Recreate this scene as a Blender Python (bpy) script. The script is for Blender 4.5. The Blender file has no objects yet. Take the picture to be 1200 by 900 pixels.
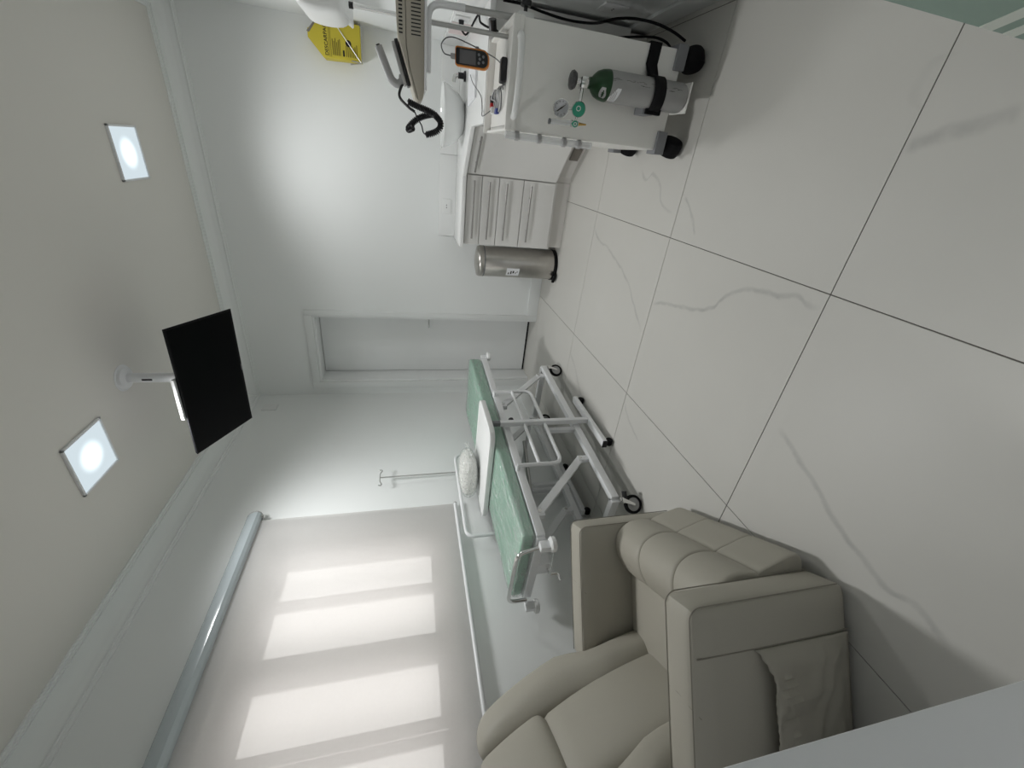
import bpy, bmesh, math, random
from mathutils import Vector, Matrix
random.seed(7)
PI = math.pi
scene = bpy.context.scene
C = scene.collection

# ------------------------------------------------------------------ camera
F, YAW, PIT, ROL = 480.99, -0.5199, 0.24743, -0.01681
CAM = Vector((0.26498, -0.98411, 1.2668))
fw = Vector((math.sin(YAW)*math.cos(PIT), math.cos(YAW)*math.cos(PIT), -math.sin(PIT)))
r0 = Vector((math.cos(YAW), -math.sin(YAW), 0))
u0 = r0.cross(fw)
RT = math.cos(ROL)*r0 + math.sin(ROL)*u0
UP = -math.sin(ROL)*r0 + math.cos(ROL)*u0
cd = bpy.data.cameras.new('camera'); cam = bpy.data.objects.new('camera', cd); C.objects.link(cam)
cd.sensor_fit = 'HORIZONTAL'; cd.sensor_width = 36; cd.lens = F*36/1200; cd.clip_start = 0.02; cd.clip_end = 200
cx, cy, cz = -UP, RT, -fw            # the phone was held on its side: the room's up points to the picture's left
cam.matrix_world = Matrix(((cx.x, cy.x, cz.x, CAM.x), (cx.y, cy.y, cz.y, CAM.y), (cx.z, cy.z, cz.z, CAM.z), (0, 0, 0, 1)))
scene.camera = cam

# ------------------------------------------------------------------ world, exposure
w = bpy.data.worlds.new('overcast_sky'); scene.world = w; w.use_nodes = True
bg = w.node_tree.nodes['Background']; bg.inputs['Color'].default_value = (1.0, 0.965, 0.94, 1); bg.inputs['Strength'].default_value = 1.7
vs = scene.view_settings
vs.view_transform = 'Standard'; vs.look = 'None'; vs.gamma = 1; vs.use_curve_mapping = False; vs.exposure = 0.55
LAMP = 46.0                          # watts of each ceiling panel

# a pixel of the 1200x900 photograph gives a direction; the distance comes from a plane of the room
def ray(x, y):
    return fw + ((900-y)-450)/F*RT - (x-600)/F*UP
def PY(x, y, Y): d = ray(x, y); return CAM + d*((Y-CAM.y)/d.y)
def PX(x, y, X): d = ray(x, y); return CAM + d*((X-CAM.x)/d.x)
def PZ(x, y, Z=0): d = ray(x, y); return CAM + d*((Z-CAM.z)/d.z)

# ------------------------------------------------------------------ materials
MATS = {}
def mat(name, col, rough=0.5, metal=0.0, spec=0.5, noise=0.0, nscale=8.0, bump=0.0, bscale=40.0, coat=0.0, trans=0.0, emit=None, estr=0.0, ior=1.45, alpha=1.0):
    m = bpy.data.materials.new(name); m.use_nodes = True; nt = m.node_tree; b = nt.nodes['Principled BSDF']
    b.inputs['Base Color'].default_value = (*col, 1); b.inputs['Roughness'].default_value = rough; b.inputs['Metallic'].default_value = metal
    b.inputs['Specular IOR Level'].default_value = spec; b.inputs['Coat Weight'].default_value = coat; b.inputs['Coat Roughness'].default_value = 0.1
    b.inputs['Transmission Weight'].default_value = trans; b.inputs['IOR'].default_value = ior; b.inputs['Alpha'].default_value = alpha
    if emit: b.inputs['Emission Color'].default_value = (*emit, 1); b.inputs['Emission Strength'].default_value = estr
    tc = nt.nodes.new('ShaderNodeTexCoord')
    if noise:
        n = nt.nodes.new('ShaderNodeTexNoise'); n.inputs['Scale'].default_value = nscale; n.inputs['Detail'].default_value = 4
        nt.links.new(tc.outputs['Object'], n.inputs['Vector'])
        mx = nt.nodes.new('ShaderNodeMix'); mx.data_type = 'RGBA'
        mx.inputs[6].default_value = (*[c*(1-noise) for c in col], 1); mx.inputs[7].default_value = (*[min(1, c*(1+noise)) for c in col], 1)
        nt.links.new(n.outputs['Fac'], mx.inputs[0]); nt.links.new(mx.outputs[2], b.inputs['Base Color'])
    if bump:
        n2 = nt.nodes.new('ShaderNodeTexNoise'); n2.inputs['Scale'].default_value = bscale; n2.inputs['Detail'].default_value = 3
        nt.links.new(tc.outputs['Object'], n2.inputs['Vector'])
        bp = nt.nodes.new('ShaderNodeBump'); bp.inputs['Strength'].default_value = bump; bp.inputs['Distance'].default_value = 0.004
        nt.links.new(n2.outputs['Fac'], bp.inputs['Height']); nt.links.new(bp.outputs['Normal'], b.inputs['Normal'])
    MATS[name] = m
    return m
WALL = mat('wall_paint', (0.85, 0.87, 0.86), 0.85, spec=0.12, noise=0.012, nscale=2.5, bump=0.03, bscale=120)
CEIL = mat('ceiling_paint', (0.75, 0.735, 0.69), 0.8, spec=0.2, noise=0.012, nscale=2.0)
TRIM = mat('white_gloss_trim', (0.80, 0.82, 0.81), 0.35, spec=0.4)
DOORM = mat('white_painted_door', (0.88, 0.895, 0.89), 0.38, spec=0.4, noise=0.01, nscale=3)
GROUT = mat('grey_grout', (0.13, 0.12, 0.11), 0.9)
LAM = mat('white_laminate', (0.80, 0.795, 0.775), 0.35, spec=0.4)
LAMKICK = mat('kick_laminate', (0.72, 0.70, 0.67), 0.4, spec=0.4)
STONE = mat('white_stone_top', (0.84, 0.85, 0.84), 0.2, spec=0.5, noise=0.02, nscale=5)
CERAM = mat('white_ceramic', (0.84, 0.86, 0.85), 0.08, spec=0.6, coat=0.3)
WPLAS = mat('white_plastic', (0.82, 0.83, 0.82), 0.35)
WMET = mat('white_powder_coat', (0.80, 0.81, 0.82), 0.3, spec=0.5, noise=0.01)
CARTM = mat('cart_white_plastic', (0.82, 0.815, 0.78), 0.4, spec=0.4)
GPLAS = mat('grey_plastic', (0.20, 0.205, 0.215), 0.5)
LGREY = mat('light_grey_plastic', (0.40, 0.40, 0.40), 0.45)
BLACK = mat('black_rubber', (0.008, 0.008, 0.009), 0.65, spec=0.15)
BLKP = mat('black_plastic', (0.015, 0.015, 0.017), 0.35)
SCREEN = mat('black_screen', (0.002, 0.002, 0.0025), 0.3, spec=0.06)
CHROME = mat('chrome', (0.72, 0.72, 0.71), 0.12, metal=1.0)
STEEL = mat('brushed_steel', (0.52, 0.50, 0.47), 0.3, metal=1.0, noise=0.08, nscale=30)
STEELG = mat('grey_steel', (0.46, 0.46, 0.45), 0.38, metal=0.7)
HANDLE = mat('satin_handle', (0.36, 0.35, 0.34), 0.35, metal=0.8)
LEATH = mat('taupe_leather', (0.40, 0.38, 0.325), 0.5, spec=0.35, noise=0.04, nscale=3, bump=0.08, bscale=220)
SEAM = mat('leather_seam', (0.245, 0.23, 0.195), 0.6)
GREENV = mat('green_vinyl', (0.27, 0.47, 0.36), 0.35, spec=0.5, noise=0.04, nscale=4)
GREEN = mat('dark_green_paint', (0.006, 0.042, 0.010), 0.35, noise=0.25, nscale=40)
MEDGR = mat('medical_green', (0.02, 0.28, 0.17), 0.3)
ALUC = mat('grey_cylinder_paint', (0.34, 0.34, 0.335), 0.45, metal=0.25, noise=0.12, nscale=18)
BEIGE = mat('beige_plastic', (0.50, 0.465, 0.39), 0.45)
BEIGED = mat('beige_plastic_lower', (0.44, 0.405, 0.335), 0.45)
YELL = mat('yellow_cardboard', (0.60, 0.50, 0.045), 0.6, noise=0.06, nscale=10)
INK = mat('black_ink', (0.02, 0.02, 0.015), 0.7)
INKB = mat('brown_ink', (0.16, 0.13, 0.02), 0.7)
PAPER = mat('white_paper', (0.80, 0.81, 0.83), 0.7)
PINKP = mat('pale_pink_paper', (0.72, 0.62, 0.61), 0.7)
ORANGE = mat('orange_rubber', (0.72, 0.26, 0.05), 0.45)
SCRG = mat('grey_screen', (0.13, 0.125, 0.13), 0.15)
RED = mat('red_plastic', (0.45, 0.02, 0.02), 0.4)
BLUE = mat('blue_plastic', (0.03, 0.05, 0.25), 0.4)
WCAB = mat('white_cable', (0.62, 0.62, 0.63), 0.45)
GCAB = mat('grey_cable', (0.12, 0.125, 0.13), 0.5)
BRASS = mat('brass', (0.55, 0.36, 0.12), 0.25, metal=1.0)
CLEARP = mat('clear_plastic_tube', (0.72, 0.74, 0.75), 0.15, spec=0.6, alpha=0.45)
CASS = mat('blue_grey_gloss_aluminium', (0.50, 0.56, 0.585), 0.2, spec=0.5, coat=0.6)
ALUW = mat('white_aluminium_frame', (0.78, 0.76, 0.74), 0.4)
BROWNP = mat('grey_brown_plate', (0.21, 0.19, 0.165), 0.45)
DARK = mat('dark_gap', (0.01, 0.01, 0.01), 0.9)
CORR = mat('corridor_paint', (0.80, 0.81, 0.83), 0.7, noise=0.02)

def node_mat(name):
    m = bpy.data.materials.new(name); m.use_nodes = True; nt = m.node_tree; nt.nodes.clear()
    return m, nt, nt.nodes.new('ShaderNodeOutputMaterial')
# thin window glass
GLASS, nt, out_ = node_mat('window_glass')
tr = nt.nodes.new('ShaderNodeBsdfTransparent'); tr.inputs[0].default_value = (0.93, 0.95, 0.95, 1)
gl = nt.nodes.new('ShaderNodeBsdfGlossy'); gl.inputs['Roughness'].default_value = 0.03
mx = nt.nodes.new('ShaderNodeMixShader'); mx.inputs[0].default_value = 0.06
nt.links.new(tr.outputs[0], mx.inputs[1]); nt.links.new(gl.outputs[0], mx.inputs[2]); nt.links.new(mx.outputs[0], out_.inputs[0])
# roller blind cloth: lets light scatter through and a little pass straight
FABRIC, nt, out_ = node_mat('blind_cloth')
tl = nt.nodes.new('ShaderNodeBsdfTranslucent'); tl.inputs[0].default_value = (0.70, 0.645, 0.63, 1)
df = nt.nodes.new('ShaderNodeBsdfDiffuse'); df.inputs[0].default_value = (0.74, 0.76, 0.75, 1)
tr = nt.nodes.new('ShaderNodeBsdfTransparent'); tr.inputs[0].default_value = (1, 0.97, 0.95, 1)
tcn = nt.nodes.new('ShaderNodeTexCoord'); nz = nt.nodes.new('ShaderNodeTexNoise'); nz.inputs['Scale'].default_value = 90; nz.inputs['Detail'].default_value = 2
mp = nt.nodes.new('ShaderNodeMapRange'); mp.inputs[3].default_value = 0.10; mp.inputs[4].default_value = 0.135
m1 = nt.nodes.new('ShaderNodeMixShader'); m1.inputs[0].default_value = 0.5
m2 = nt.nodes.new('ShaderNodeMixShader')
nt.links.new(tcn.outputs['Object'], nz.inputs['Vector']); nt.links.new(nz.outputs['Fac'], mp.inputs[0])
nt.links.new(df.outputs[0], m1.inputs[1]); nt.links.new(tl.outputs[0], m1.inputs[2])
nt.links.new(m1.outputs[0], m2.inputs[1]); nt.links.new(tr.outputs[0], m2.inputs[2]); nt.links.new(mp.outputs[0], m2.inputs[0])
nt.links.new(m2.outputs[0], out_.inputs[0])
# clear plastic film over mattress and pillow; highlight streaks painted in as pale diffuse
FILM, nt, out_ = node_mat('clear_plastic_film')
tr = nt.nodes.new('ShaderNodeBsdfTransparent'); tr.inputs[0].default_value = (0.97, 0.98, 0.975, 1)
gl = nt.nodes.new('ShaderNodeBsdfGlossy'); gl.inputs['Roughness'].default_value = 0.16
df = nt.nodes.new('ShaderNodeBsdfDiffuse'); df.inputs[0].default_value = (0.85, 0.88, 0.86, 1)
tcn = nt.nodes.new('ShaderNodeTexCoord'); mpn = nt.nodes.new('ShaderNodeMapping'); mpn.inputs['Scale'].default_value = (20, 2.6, 20)
nz = nt.nodes.new('ShaderNodeTexNoise'); nz.inputs['Scale'].default_value = 3.2; nz.inputs['Detail'].default_value = 5; nz.inputs['Distortion'].default_value = 1.2
bp = nt.nodes.new('ShaderNodeBump'); bp.inputs['Strength'].default_value = 0.9; bp.inputs['Distance'].default_value = 0.02
cr = nt.nodes.new('ShaderNodeMapRange'); cr.inputs[1].default_value = 0.48; cr.inputs[2].default_value = 0.72; cr.inputs[3].default_value = 0.05; cr.inputs[4].default_value = 0.5
m1 = nt.nodes.new('ShaderNodeMixShader'); m2 = nt.nodes.new('ShaderNodeMixShader'); m2.inputs[0].default_value = 0.16
nt.links.new(tcn.outputs['Object'], mpn.inputs[0]); nt.links.new(mpn.outputs[0], nz.inputs['Vector'])
nt.links.new(nz.outputs['Fac'], bp.inputs['Height']); nt.links.new(bp.outputs[0], gl.inputs['Normal'])
nt.links.new(nz.outputs['Fac'], cr.inputs[0]); nt.links.new(cr.outputs[0], m1.inputs[0])
nt.links.new(tr.outputs[0], m1.inputs[1]); nt.links.new(df.outputs[0], m1.inputs[2])
nt.links.new(m1.outputs[0], m2.inputs[1]); nt.links.new(gl.outputs[0], m2.inputs[2]); nt.links.new(m2.outputs[0], out_.inputs[0])
# green door glass with pale frosted bands
DGLASS, nt, out_ = node_mat('green_door_glass')
tr = nt.nodes.new('ShaderNodeBsdfTransparent'); tr.inputs[0].default_value = (0.62, 0.74, 0.68, 1)
df = nt.nodes.new('ShaderNodeBsdfDiffuse'); df.inputs[0].default_value = (0.50, 0.60, 0.55, 1)
tl = nt.nodes.new('ShaderNodeBsdfTranslucent'); tl.inputs[0].default_value = (0.5, 0.6, 0.55, 1)
gl = nt.nodes.new('ShaderNodeBsdfGlossy'); gl.inputs['Roughness'].default_value = 0.05
m0 = nt.nodes.new('ShaderNodeMixShader'); m0.inputs[0].default_value = 0.4
m1 = nt.nodes.new('ShaderNodeMixShader'); m1.inputs[0].default_value = 0.6
m2 = nt.nodes.new('ShaderNodeMixShader'); m2.inputs[0].default_value = 0.05
nt.links.new(df.outputs[0], m0.inputs[1]); nt.links.new(tl.outputs[0], m0.inputs[2])
nt.links.new(tr.outputs[0], m1.inputs[1]); nt.links.new(m0.outputs[0], m1.inputs[2]); nt.links.new(m1.outputs[0], m2.inputs[1]); nt.links.new(gl.outputs[0], m2.inputs[2]); nt.links.new(m2.outputs[0], out_.inputs[0])
FROST = mat('frosted_band', (0.66, 0.70, 0.64), 0.6)
def emis(name, col, s):
    m, nt, o = node_mat(name); e = nt.nodes.new('ShaderNodeEmission'); e.inputs[0].default_value = (*col, 1); e.inputs[1].default_value = s
    nt.links.new(e.outputs[0], o.inputs[0]); return m
DIFFUSER, nt, out_ = node_mat('lamp_diffuser')       # LED behind opal sheet: bright centre fading to the rim
e_ = nt.nodes.new('ShaderNodeEmission'); e_.inputs[0].default_value = (0.80, 0.92, 0.98, 1)
tcn = nt.nodes.new('ShaderNodeTexCoord'); vl_ = nt.nodes.new('ShaderNodeVectorMath'); vl_.operation = 'LENGTH'
mr_ = nt.nodes.new('ShaderNodeMapRange'); mr_.interpolation_type = 'SMOOTHERSTEP'; mr_.inputs[1].default_value = 0.02; mr_.inputs[2].default_value = 0.10; mr_.inputs[3].default_value = 1.2; mr_.inputs[4].default_value = 0.56
nt.links.new(tcn.outputs['Object'], vl_.inputs[0]); nt.links.new(vl_.outputs['Value'], mr_.inputs[0]); nt.links.new(mr_.outputs[0], e_.inputs[1]); nt.links.new(e_.outputs[0], out_.inputs[0])
HOT = emis('lamp_hot_spot', (0.98, 0.985, 0.985), 6.0)

# marble tile: pale stone with the veins seen in the photograph, traced along the floor, plus one painted bed-shadow line
def world_pts(pix): return [PZ(x, y) for x, y in pix]
VEINS_AND_SHADOW = [   # (pixels, width in m, strength)
    ([(763, 358), (771, 355), (783, 357), (803, 361), (817, 363), (833, 361), (845, 351), (858, 344), (875, 340), (900, 343), (917, 347), (933, 347), (945, 356), (963, 361)], 0.016, 0.55),
    ([(697, 259), (699, 274), (712, 290), (722, 305), (730, 318), (737, 335), (741, 350), (747, 372), (751, 392)], 0.013, 0.4),
    ([(752, 198), (757, 211), (765, 203), (773, 215), (776, 240), (788, 250)], 0.014, 0.4),
    ([(803, 230), (810, 250), (814, 277)], 0.012, 0.45),
    ([(1060, 173), (1085, 164), (1105, 156), (1130, 150), (1160, 143), (1200, 130)], 0.03, 0.5),
    ([(912, 500), (925, 520), (940, 545), (957, 570), (975, 605), (1000, 640), (1030, 680), (1060, 702), (1078, 716), (1100, 742), (1115, 768)], 0.018, 0.5),
    ([(732, 470), (736, 490), (742, 503), (748, 518)], 0.014, 0.35),
    ([(668, 412), (674, 432), (680, 460), (684, 475)], 0.02, 0.3),  # soft shadow line under the bed, painted into the tile colour
    ([(1120, 60), (1080, 90), (1075, 130)], 0.03, 0.12),
]
m = bpy.data.materials.new('marble_tile'); m.use_nodes = True; nt = m.node_tree; b = nt.nodes['Principled BSDF']
b.inputs['Roughness'].default_value = 0.42; b.inputs['Specular IOR Level'].default_value = 0.3
tc = nt.nodes.new('ShaderNodeNewGeometry'); sep = nt.nodes.new('ShaderNodeSeparateXYZ')
nz = nt.nodes.new('ShaderNodeTexNoise'); nz.inputs['Scale'].default_value = 14; nz.inputs['Detail'].default_value = 5
nt.links.new(tc.outputs['Position'], nz.inputs['Vector'])
def math_node(op, a=None, b_=None):
    n = nt.nodes.new('ShaderNodeMath'); n.operation = op
    for i, v in enumerate((a, b_)):
        if v is None: continue
        if isinstance(v, (int, float)): n.inputs[i].default_value = v
        else: nt.links.new(v, n.inputs[i])
    return n.outputs[0]
jit = math_node('MULTIPLY', math_node('SUBTRACT', nz.outputs['Fac'], 0.5), 0.03)
nt.links.new(tc.outputs['Position'], sep.inputs[0])
total = None
for pix, wd, stg in VEINS_AND_SHADOW:
    P = world_pts(pix); a, e = P[0], P[-1]
    dx, dy = e.x-a.x, e.y-a.y; L = math.hypot(dx, dy); ux, uy = dx/L, dy/L
    T = [((p.x-a.x)*ux+(p.y-a.y)*uy)/L for p in P]; O = [-(p.x-a.x)*uy+(p.y-a.y)*ux for p in P]
    om = max(0.05, max(abs(o) for o in O)*1.1)
    fx = math_node('SUBTRACT', sep.outputs[0], a.x); fy = math_node('SUBTRACT', sep.outputs[1], a.y)
    t = math_node('ADD', math_node('MULTIPLY', fx, ux/L), math_node('MULTIPLY', fy, uy/L))
    o = math_node('ADD', math_node('MULTIPLY', fx, -uy), math_node('MULTIPLY', fy, ux))
    cn = nt.nodes.new('ShaderNodeFloatCurve'); cv = cn.mapping.curves[0]
    pts = sorted((min(1, max(0, tt)), 0.5+0.5*oo/om) for tt, oo in zip(T, O))
    cv.points[0].location = pts[0]; cv.points[1].location = pts[-1]
    for q in pts[1:-1]: cv.points.new(*q)
    cn.mapping.update()
    nt.links.new(t, cn.inputs['Value'])
    off = math_node('MULTIPLY', math_node('SUBTRACT', cn.outputs[0], 0.5), 2*om)
    dist = math_node('ABSOLUTE', math_node('ADD', math_node('SUBTRACT', o, off), jit))
    mr = nt.nodes.new('ShaderNodeMapRange'); mr.inputs[2].default_value = wd; mr.inputs[3].default_value = 1; mr.inputs[4].default_value = 0; mr.interpolation_type = 'SMOOTHERSTEP'
    nt.links.new(dist, mr.inputs[0])
    en = nt.nodes.new('ShaderNodeMapRange'); en.inputs[1].default_value = 0.5; en.inputs[2].default_value = 0.42; en.inputs[3].default_value = 0; en.inputs[4].default_value = stg
    nt.links.new(math_node('ABSOLUTE', math_node('SUBTRACT', t, 0.5)), en.inputs[0])
    nv = nt.nodes.new('ShaderNodeMapRange'); nv.inputs[1].default_value = 0.35; nv.inputs[2].default_value = 0.65; nv.inputs[3].default_value = 0.45; nv.inputs[4].default_value = 1.0
    nt.links.new(nz.outputs['Fac'], nv.inputs[0])
    v = math_node('MULTIPLY', math_node('MULTIPLY', mr.outputs[0], en.outputs[0]), nv.outputs[0])
    total = v if total is None else math_node('MAXIMUM', total, v)
n3 = nt.nodes.new('ShaderNodeTexNoise'); n3.inputs['Scale'].default_value = 1.7; n3.inputs['Detail'].default_value = 6
nt.links.new(tc.outputs['Position'], n3.inputs['Vector'])
base = nt.nodes.new('ShaderNodeMix'); base.data_type = 'RGBA'; base.inputs[6].default_value = (0.55, 0.54, 0.505, 1); base.inputs[7].default_value = (0.61, 0.60, 0.565, 1)
nt.links.new(n3.outputs['Fac'], base.inputs[0])
vm = nt.nodes.new('ShaderNodeMix'); vm.data_type = 'RGBA'; vm.inputs[7].default_value = (0.30, 0.30, 0.29, 1)
nt.links.new(total, vm.inputs[0]); nt.links.new(base.outputs[2], vm.inputs[6]); nt.links.new(vm.outputs[2], b.inputs['Base Color'])
MARBLE = m

# ------------------------------------------------------------------ mesh builder
class MB:
    def __init__(s): s.v = []; s.f = []
    def add(s, vs_, fs, M=None):
        k = len(s.v)
        s.v += [tuple(M @ Vector(p)) if M else tuple(p) for p in vs_]
        s.f += [tuple(i+k for i in f) for f in fs]; return s
    def box(s, x0, x1, y0, y1, z0, z1, bev=0.0, seg=2, M=None):
        bm = bmesh.new(); bmesh.ops.create_cube(bm, size=1)
        for v in bm.verts: v.co = ((x0+x1)/2+v.co.x*(x1-x0), (y0+y1)/2+v.co.y*(y1-y0), (z0+z1)/2+v.co.z*(z1-z0))
        if bev: bmesh.ops.bevel(bm, geom=bm.edges[:], offset=bev, segments=seg, profile=0.6, affect='EDGES')
        return s.bm(bm, M)
    def bm(s, bm, M=None):
        bm.verts.index_update(); vv = [v.co.copy() for v in bm.verts]; ff = [[v.index for v in f.verts] for f in bm.faces]; bm.free()
        return s.add(vv, ff, M)
    def tube(s, pts, r, seg=10, closed=False, caps=True):
        pts = [Vector(p) for p in pts]; n = len(pts); rs = r if isinstance(r, (list, tuple)) else [r]*n
        tang = []
        for i in range(n):
            a = pts[(i-1) % n] if (closed or i > 0) else pts[i]; c = pts[(i+1) % n] if (closed or i < n-1) else pts[i]
            tang.append((c-a).normalized())
        t0 = tang[0]; up = Vector((0, 0, 1)) if abs(t0.z) < 0.9 else Vector((1, 0, 0)); nn = t0.cross(up).normalized(); vv = []
        for i in range(n):
            t = tang[i]; nn = (nn - t*nn.dot(t)); nn = nn.normalized() if nn.length > 1e-6 else t.orthogonal().normalized(); bb = t.cross(nn)
            for k in range(seg):
                a = 2*PI*k/seg; vv.append(pts[i]+(nn*math.cos(a)+bb*math.sin(a))*rs[i])
        ff = []
        for i in range(n if closed else n-1):
            j = (i+1) % n
            for k in range(seg): ff.append((i*seg+k, i*seg+(k+1) % seg, j*seg+(k+1) % seg, j*seg+k))
        if caps and not closed: ff.append(tuple(range(seg))[::-1]); ff.append(tuple((n-1)*seg+k for k in range(seg)))
        return s.add(vv, ff)
    def cyl(s, p0, p1, r, seg=20, r2=None): return s.tube([p0, p1], [r, r if r2 is None else r2], seg)
    def lathe(s, prof, seg=28, M=None, caps=True):
        vv = []; ff = []; n = len(prof)
        for r, z in prof:
            for k in range(seg): a = 2*PI*k/seg; vv.append((r*math.cos(a), r*math.sin(a), z))
        for i in range(n-1):
            for k in range(seg): ff.append((i*seg+k, i*seg+(k+1) % seg, (i+1)*seg+(k+1) % seg, (i+1)*seg+k))
        if caps and prof[0][0] > 1e-5: ff.append(tuple(range(seg))[::-1])
        if caps and prof[-1][0] > 1e-5: ff.append(tuple((n-1)*seg+k for k in range(seg)))
        return s.add(vv, ff, M)
    def beam(s, p0, p1, wx, wy, bev=0.003, roll=None):       # rectangular bar from p0 to p1
        p0, p1 = Vector(p0), Vector(p1); d = p1-p0; z = d.normalized()
        x = Vector(roll) if roll else (Vector((1, 0, 0)) if abs(z.x) < 0.9 else Vector((0, 1, 0)))
        y = z.cross(x).normalized(); x = y.cross(z)
        M = Matrix(((x.x, y.x, z.x, p0.x), (x.y, y.y, z.y, p0.y), (x.z, y.z, z.z, p0.z), (0, 0, 0, 1)))
        return s.box(-wx/2, wx/2, -wy/2, wy/2, 0, d.length, bev, 2, M)
    def prism(s, poly, axis, a, b_, bev=0.0):                # polygon extruded along an axis: 'z' (x,y), 'y' (x,z), 'x' (y,z)
        bm = bmesh.new()
        def P(p, t): return (p[0], p[1], t) if axis == 'z' else ((p[0], t, p[1]) if axis == 'y' else (t, p[0], p[1]))
        f = bm.faces.new([bm.verts.new(P(p, a)) for p in poly]); r = bmesh.ops.extrude_face_region(bm, geom=[f])
        dv = Vector(P((0, 0), b_))-Vector(P((0, 0), a))
        bmesh.ops.translate(bm, vec=dv, verts=[g for g in r['geom'] if isinstance(g, bmesh.types.BMVert)])
        bmesh.ops.recalc_face_normals(bm, faces=bm.faces)
        if bev: bmesh.ops.bevel(bm, geom=bm.edges[:], offset=bev, segments=2, profile=0.6, affect='EDGES')
        return s.bm(bm)
    def cushion(s, x0, x1, y0, y1, z0, z1, r, n=8, fn=None, puff=0.0):   # soft rounded block, optionally bent by fn
        bm = bmesh.new(); bmesh.ops.create_cube(bm, size=2); bmesh.ops.subdivide_edges(bm, edges=bm.edges[:], cuts=n, use_grid_fill=True)
        c = Vector(((x0+x1)/2, (y0+y1)/2, (z0+z1)/2)); h = Vector(((x1-x0)/2, (y1-y0)/2, (z1-z0)/2)); r = min(r, h.x, h.y, h.z)
        for v in bm.verts:
            q = Vector([math.copysign(1-(1-abs(t))**1.35, t) for t in v.co])        # crowd rows towards the edges
            p = Vector((q.x*h.x, q.y*h.y, q.z*h.z)); i = Vector([max(-hh+r, min(hh-r, t)) for t, hh in zip(p, h)]); d = p-i
            if d.length > 1e-9: p = i + d.normalized()*r
            if puff:
                k = [max(0, 1-(p[j]/h[j])**2) for j in range(3)]
                for j in range(3):
                    o = [m_ for m_ in range(3) if m_ != j]; p[j] += puff*(p[j]/h[j])*k[o[0]]*k[o[1]]
            p = p+c; v.co = fn(p) if fn else p
        return s.bm(bm)

def rounded(pts, rad, n=5, closed=False):     # polyline with rounded corners
    pts = [Vector(p) for p in pts]; out = []; N = len(pts)
    for i, p in enumerate(pts):
        if not closed and i in (0, N-1): out.append(p); continue
        a = pts[(i-1) % N]; c = pts[(i+1) % N]; da = (a-p); dc = (c-p); r = min(rad, da.length*0.49, dc.length*0.49)
        s0 = p+da.normalized()*r; s1 = p+dc.normalized()*r
        for k in range(n+1): t = k/n; out.append(s0*(1-t)**2+p*2*t*(1-t)+s1*t*t)
    return out
def smooth_path(pts, n=6):                    # Catmull-Rom
    P = [Vector(p) for p in pts]; P = [P[0]*2-P[1]]+P+[P[-1]*2-P[-2]]; out = []
    for i in range(1, len(P)-2):
        for k in range(n):
            t = k/n; a, b_, c, d = P[i-1:i+3]
            out.append(0.5*((2*b_)+(c-a)*t+(2*a-5*b_+4*c-d)*t*t+(3*b_-a-3*c+d)*t**3))
    return out+[P[-2]]

ROOTM = {}
def root_matrix(o):
    while o.parent: o = o.parent
    return ROOTM.get(o, Matrix())
def link(o, parent=None):
    C.objects.link(o)
    if parent is not None: o.parent = parent
    return o
def obj(name, mb, material, parent=None, world=False, base=None, sharp=35, label=None):
    me = bpy.data.meshes.new(name); vv = mb.v
    if parent is not None and world:
        I = root_matrix(parent).inverted(); vv = [tuple(I @ Vector(p)) for p in vv]
    if base is not None: vv = [(p[0]-base[0], p[1]-base[1], p[2]-base[2]) for p in vv]
    me.from_pydata(vv, [], mb.f); me.validate()
    bm = bmesh.new(); bm.from_mesh(me); bmesh.ops.recalc_face_normals(bm, faces=bm.faces); bm.to_mesh(me); bm.free()
    for p in me.polygons: p.use_smooth = True
    me.set_sharp_from_angle(angle=math.radians(sharp))
    me.materials.append(material)
    o = bpy.data.objects.new(name, me); link(o, parent)
    if base is not None: o.location = base
    if label: o['label'] = label
    return o
def tag(o, label, cat, group=None):
    o['label'] = label; o['category'] = cat
    if group: o['group'] = group
    return o
def thing(name, label, cat, loc=(0, 0, 0), rotz=0, group=None):
    o = bpy.data.objects.new(name, None); link(o); o.location = loc; o.rotation_euler = (0, 0, rotz); o.empty_display_size = 0.05
    ROOTM[o] = Matrix.Translation(loc) @ Matrix.Rotation(rotz, 4, 'Z')
    return tag(o, label, cat, group)
def struct(name, mb=None, material=None, label=None, sharp=35):
    if mb is None: o = bpy.data.objects.new(name, None); link(o)
    else: o = obj(name, mb, material, sharp=sharp)
    o['kind'] = 'structure'
    if label: o['label'] = label
    return o
def lettering(name, text, size, material, parent, M, world=True, squash=1.0):   # flat print as a thin mesh; M: local xy -> place
    cu = bpy.data.curves.new('print', 'FONT'); cu.body = text; cu.size = size; cu.align_x = 'LEFT'; cu.offset = size*0.012
    t = bpy.data.objects.new('print', cu); C.objects.link(t); dg = bpy.context.evaluated_depsgraph_get(); dg.update()
    me = bpy.data.meshes.new_from_object(t.evaluated_get(dg)); C.objects.unlink(t); bpy.data.objects.remove(t)
    mb = MB(); mb.add([M @ Vector((v.co.x*squash, v.co.y, 0)) for v in me.vertices], [tuple(p.vertices) for p in me.polygons])
    return obj(name, mb, material, parent, world=world)
def frame_M(o, x, y):
    o, x, y = Vector(o), Vector(x).normalized(), Vector(y).normalized(); z = x.cross(y)
    return Matrix(((x.x, y.x, z.x, o.x), (x.y, y.y, z.y, o.y), (x.z, y.z, z.z, o.z), (0, 0, 0, 1)))

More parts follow.
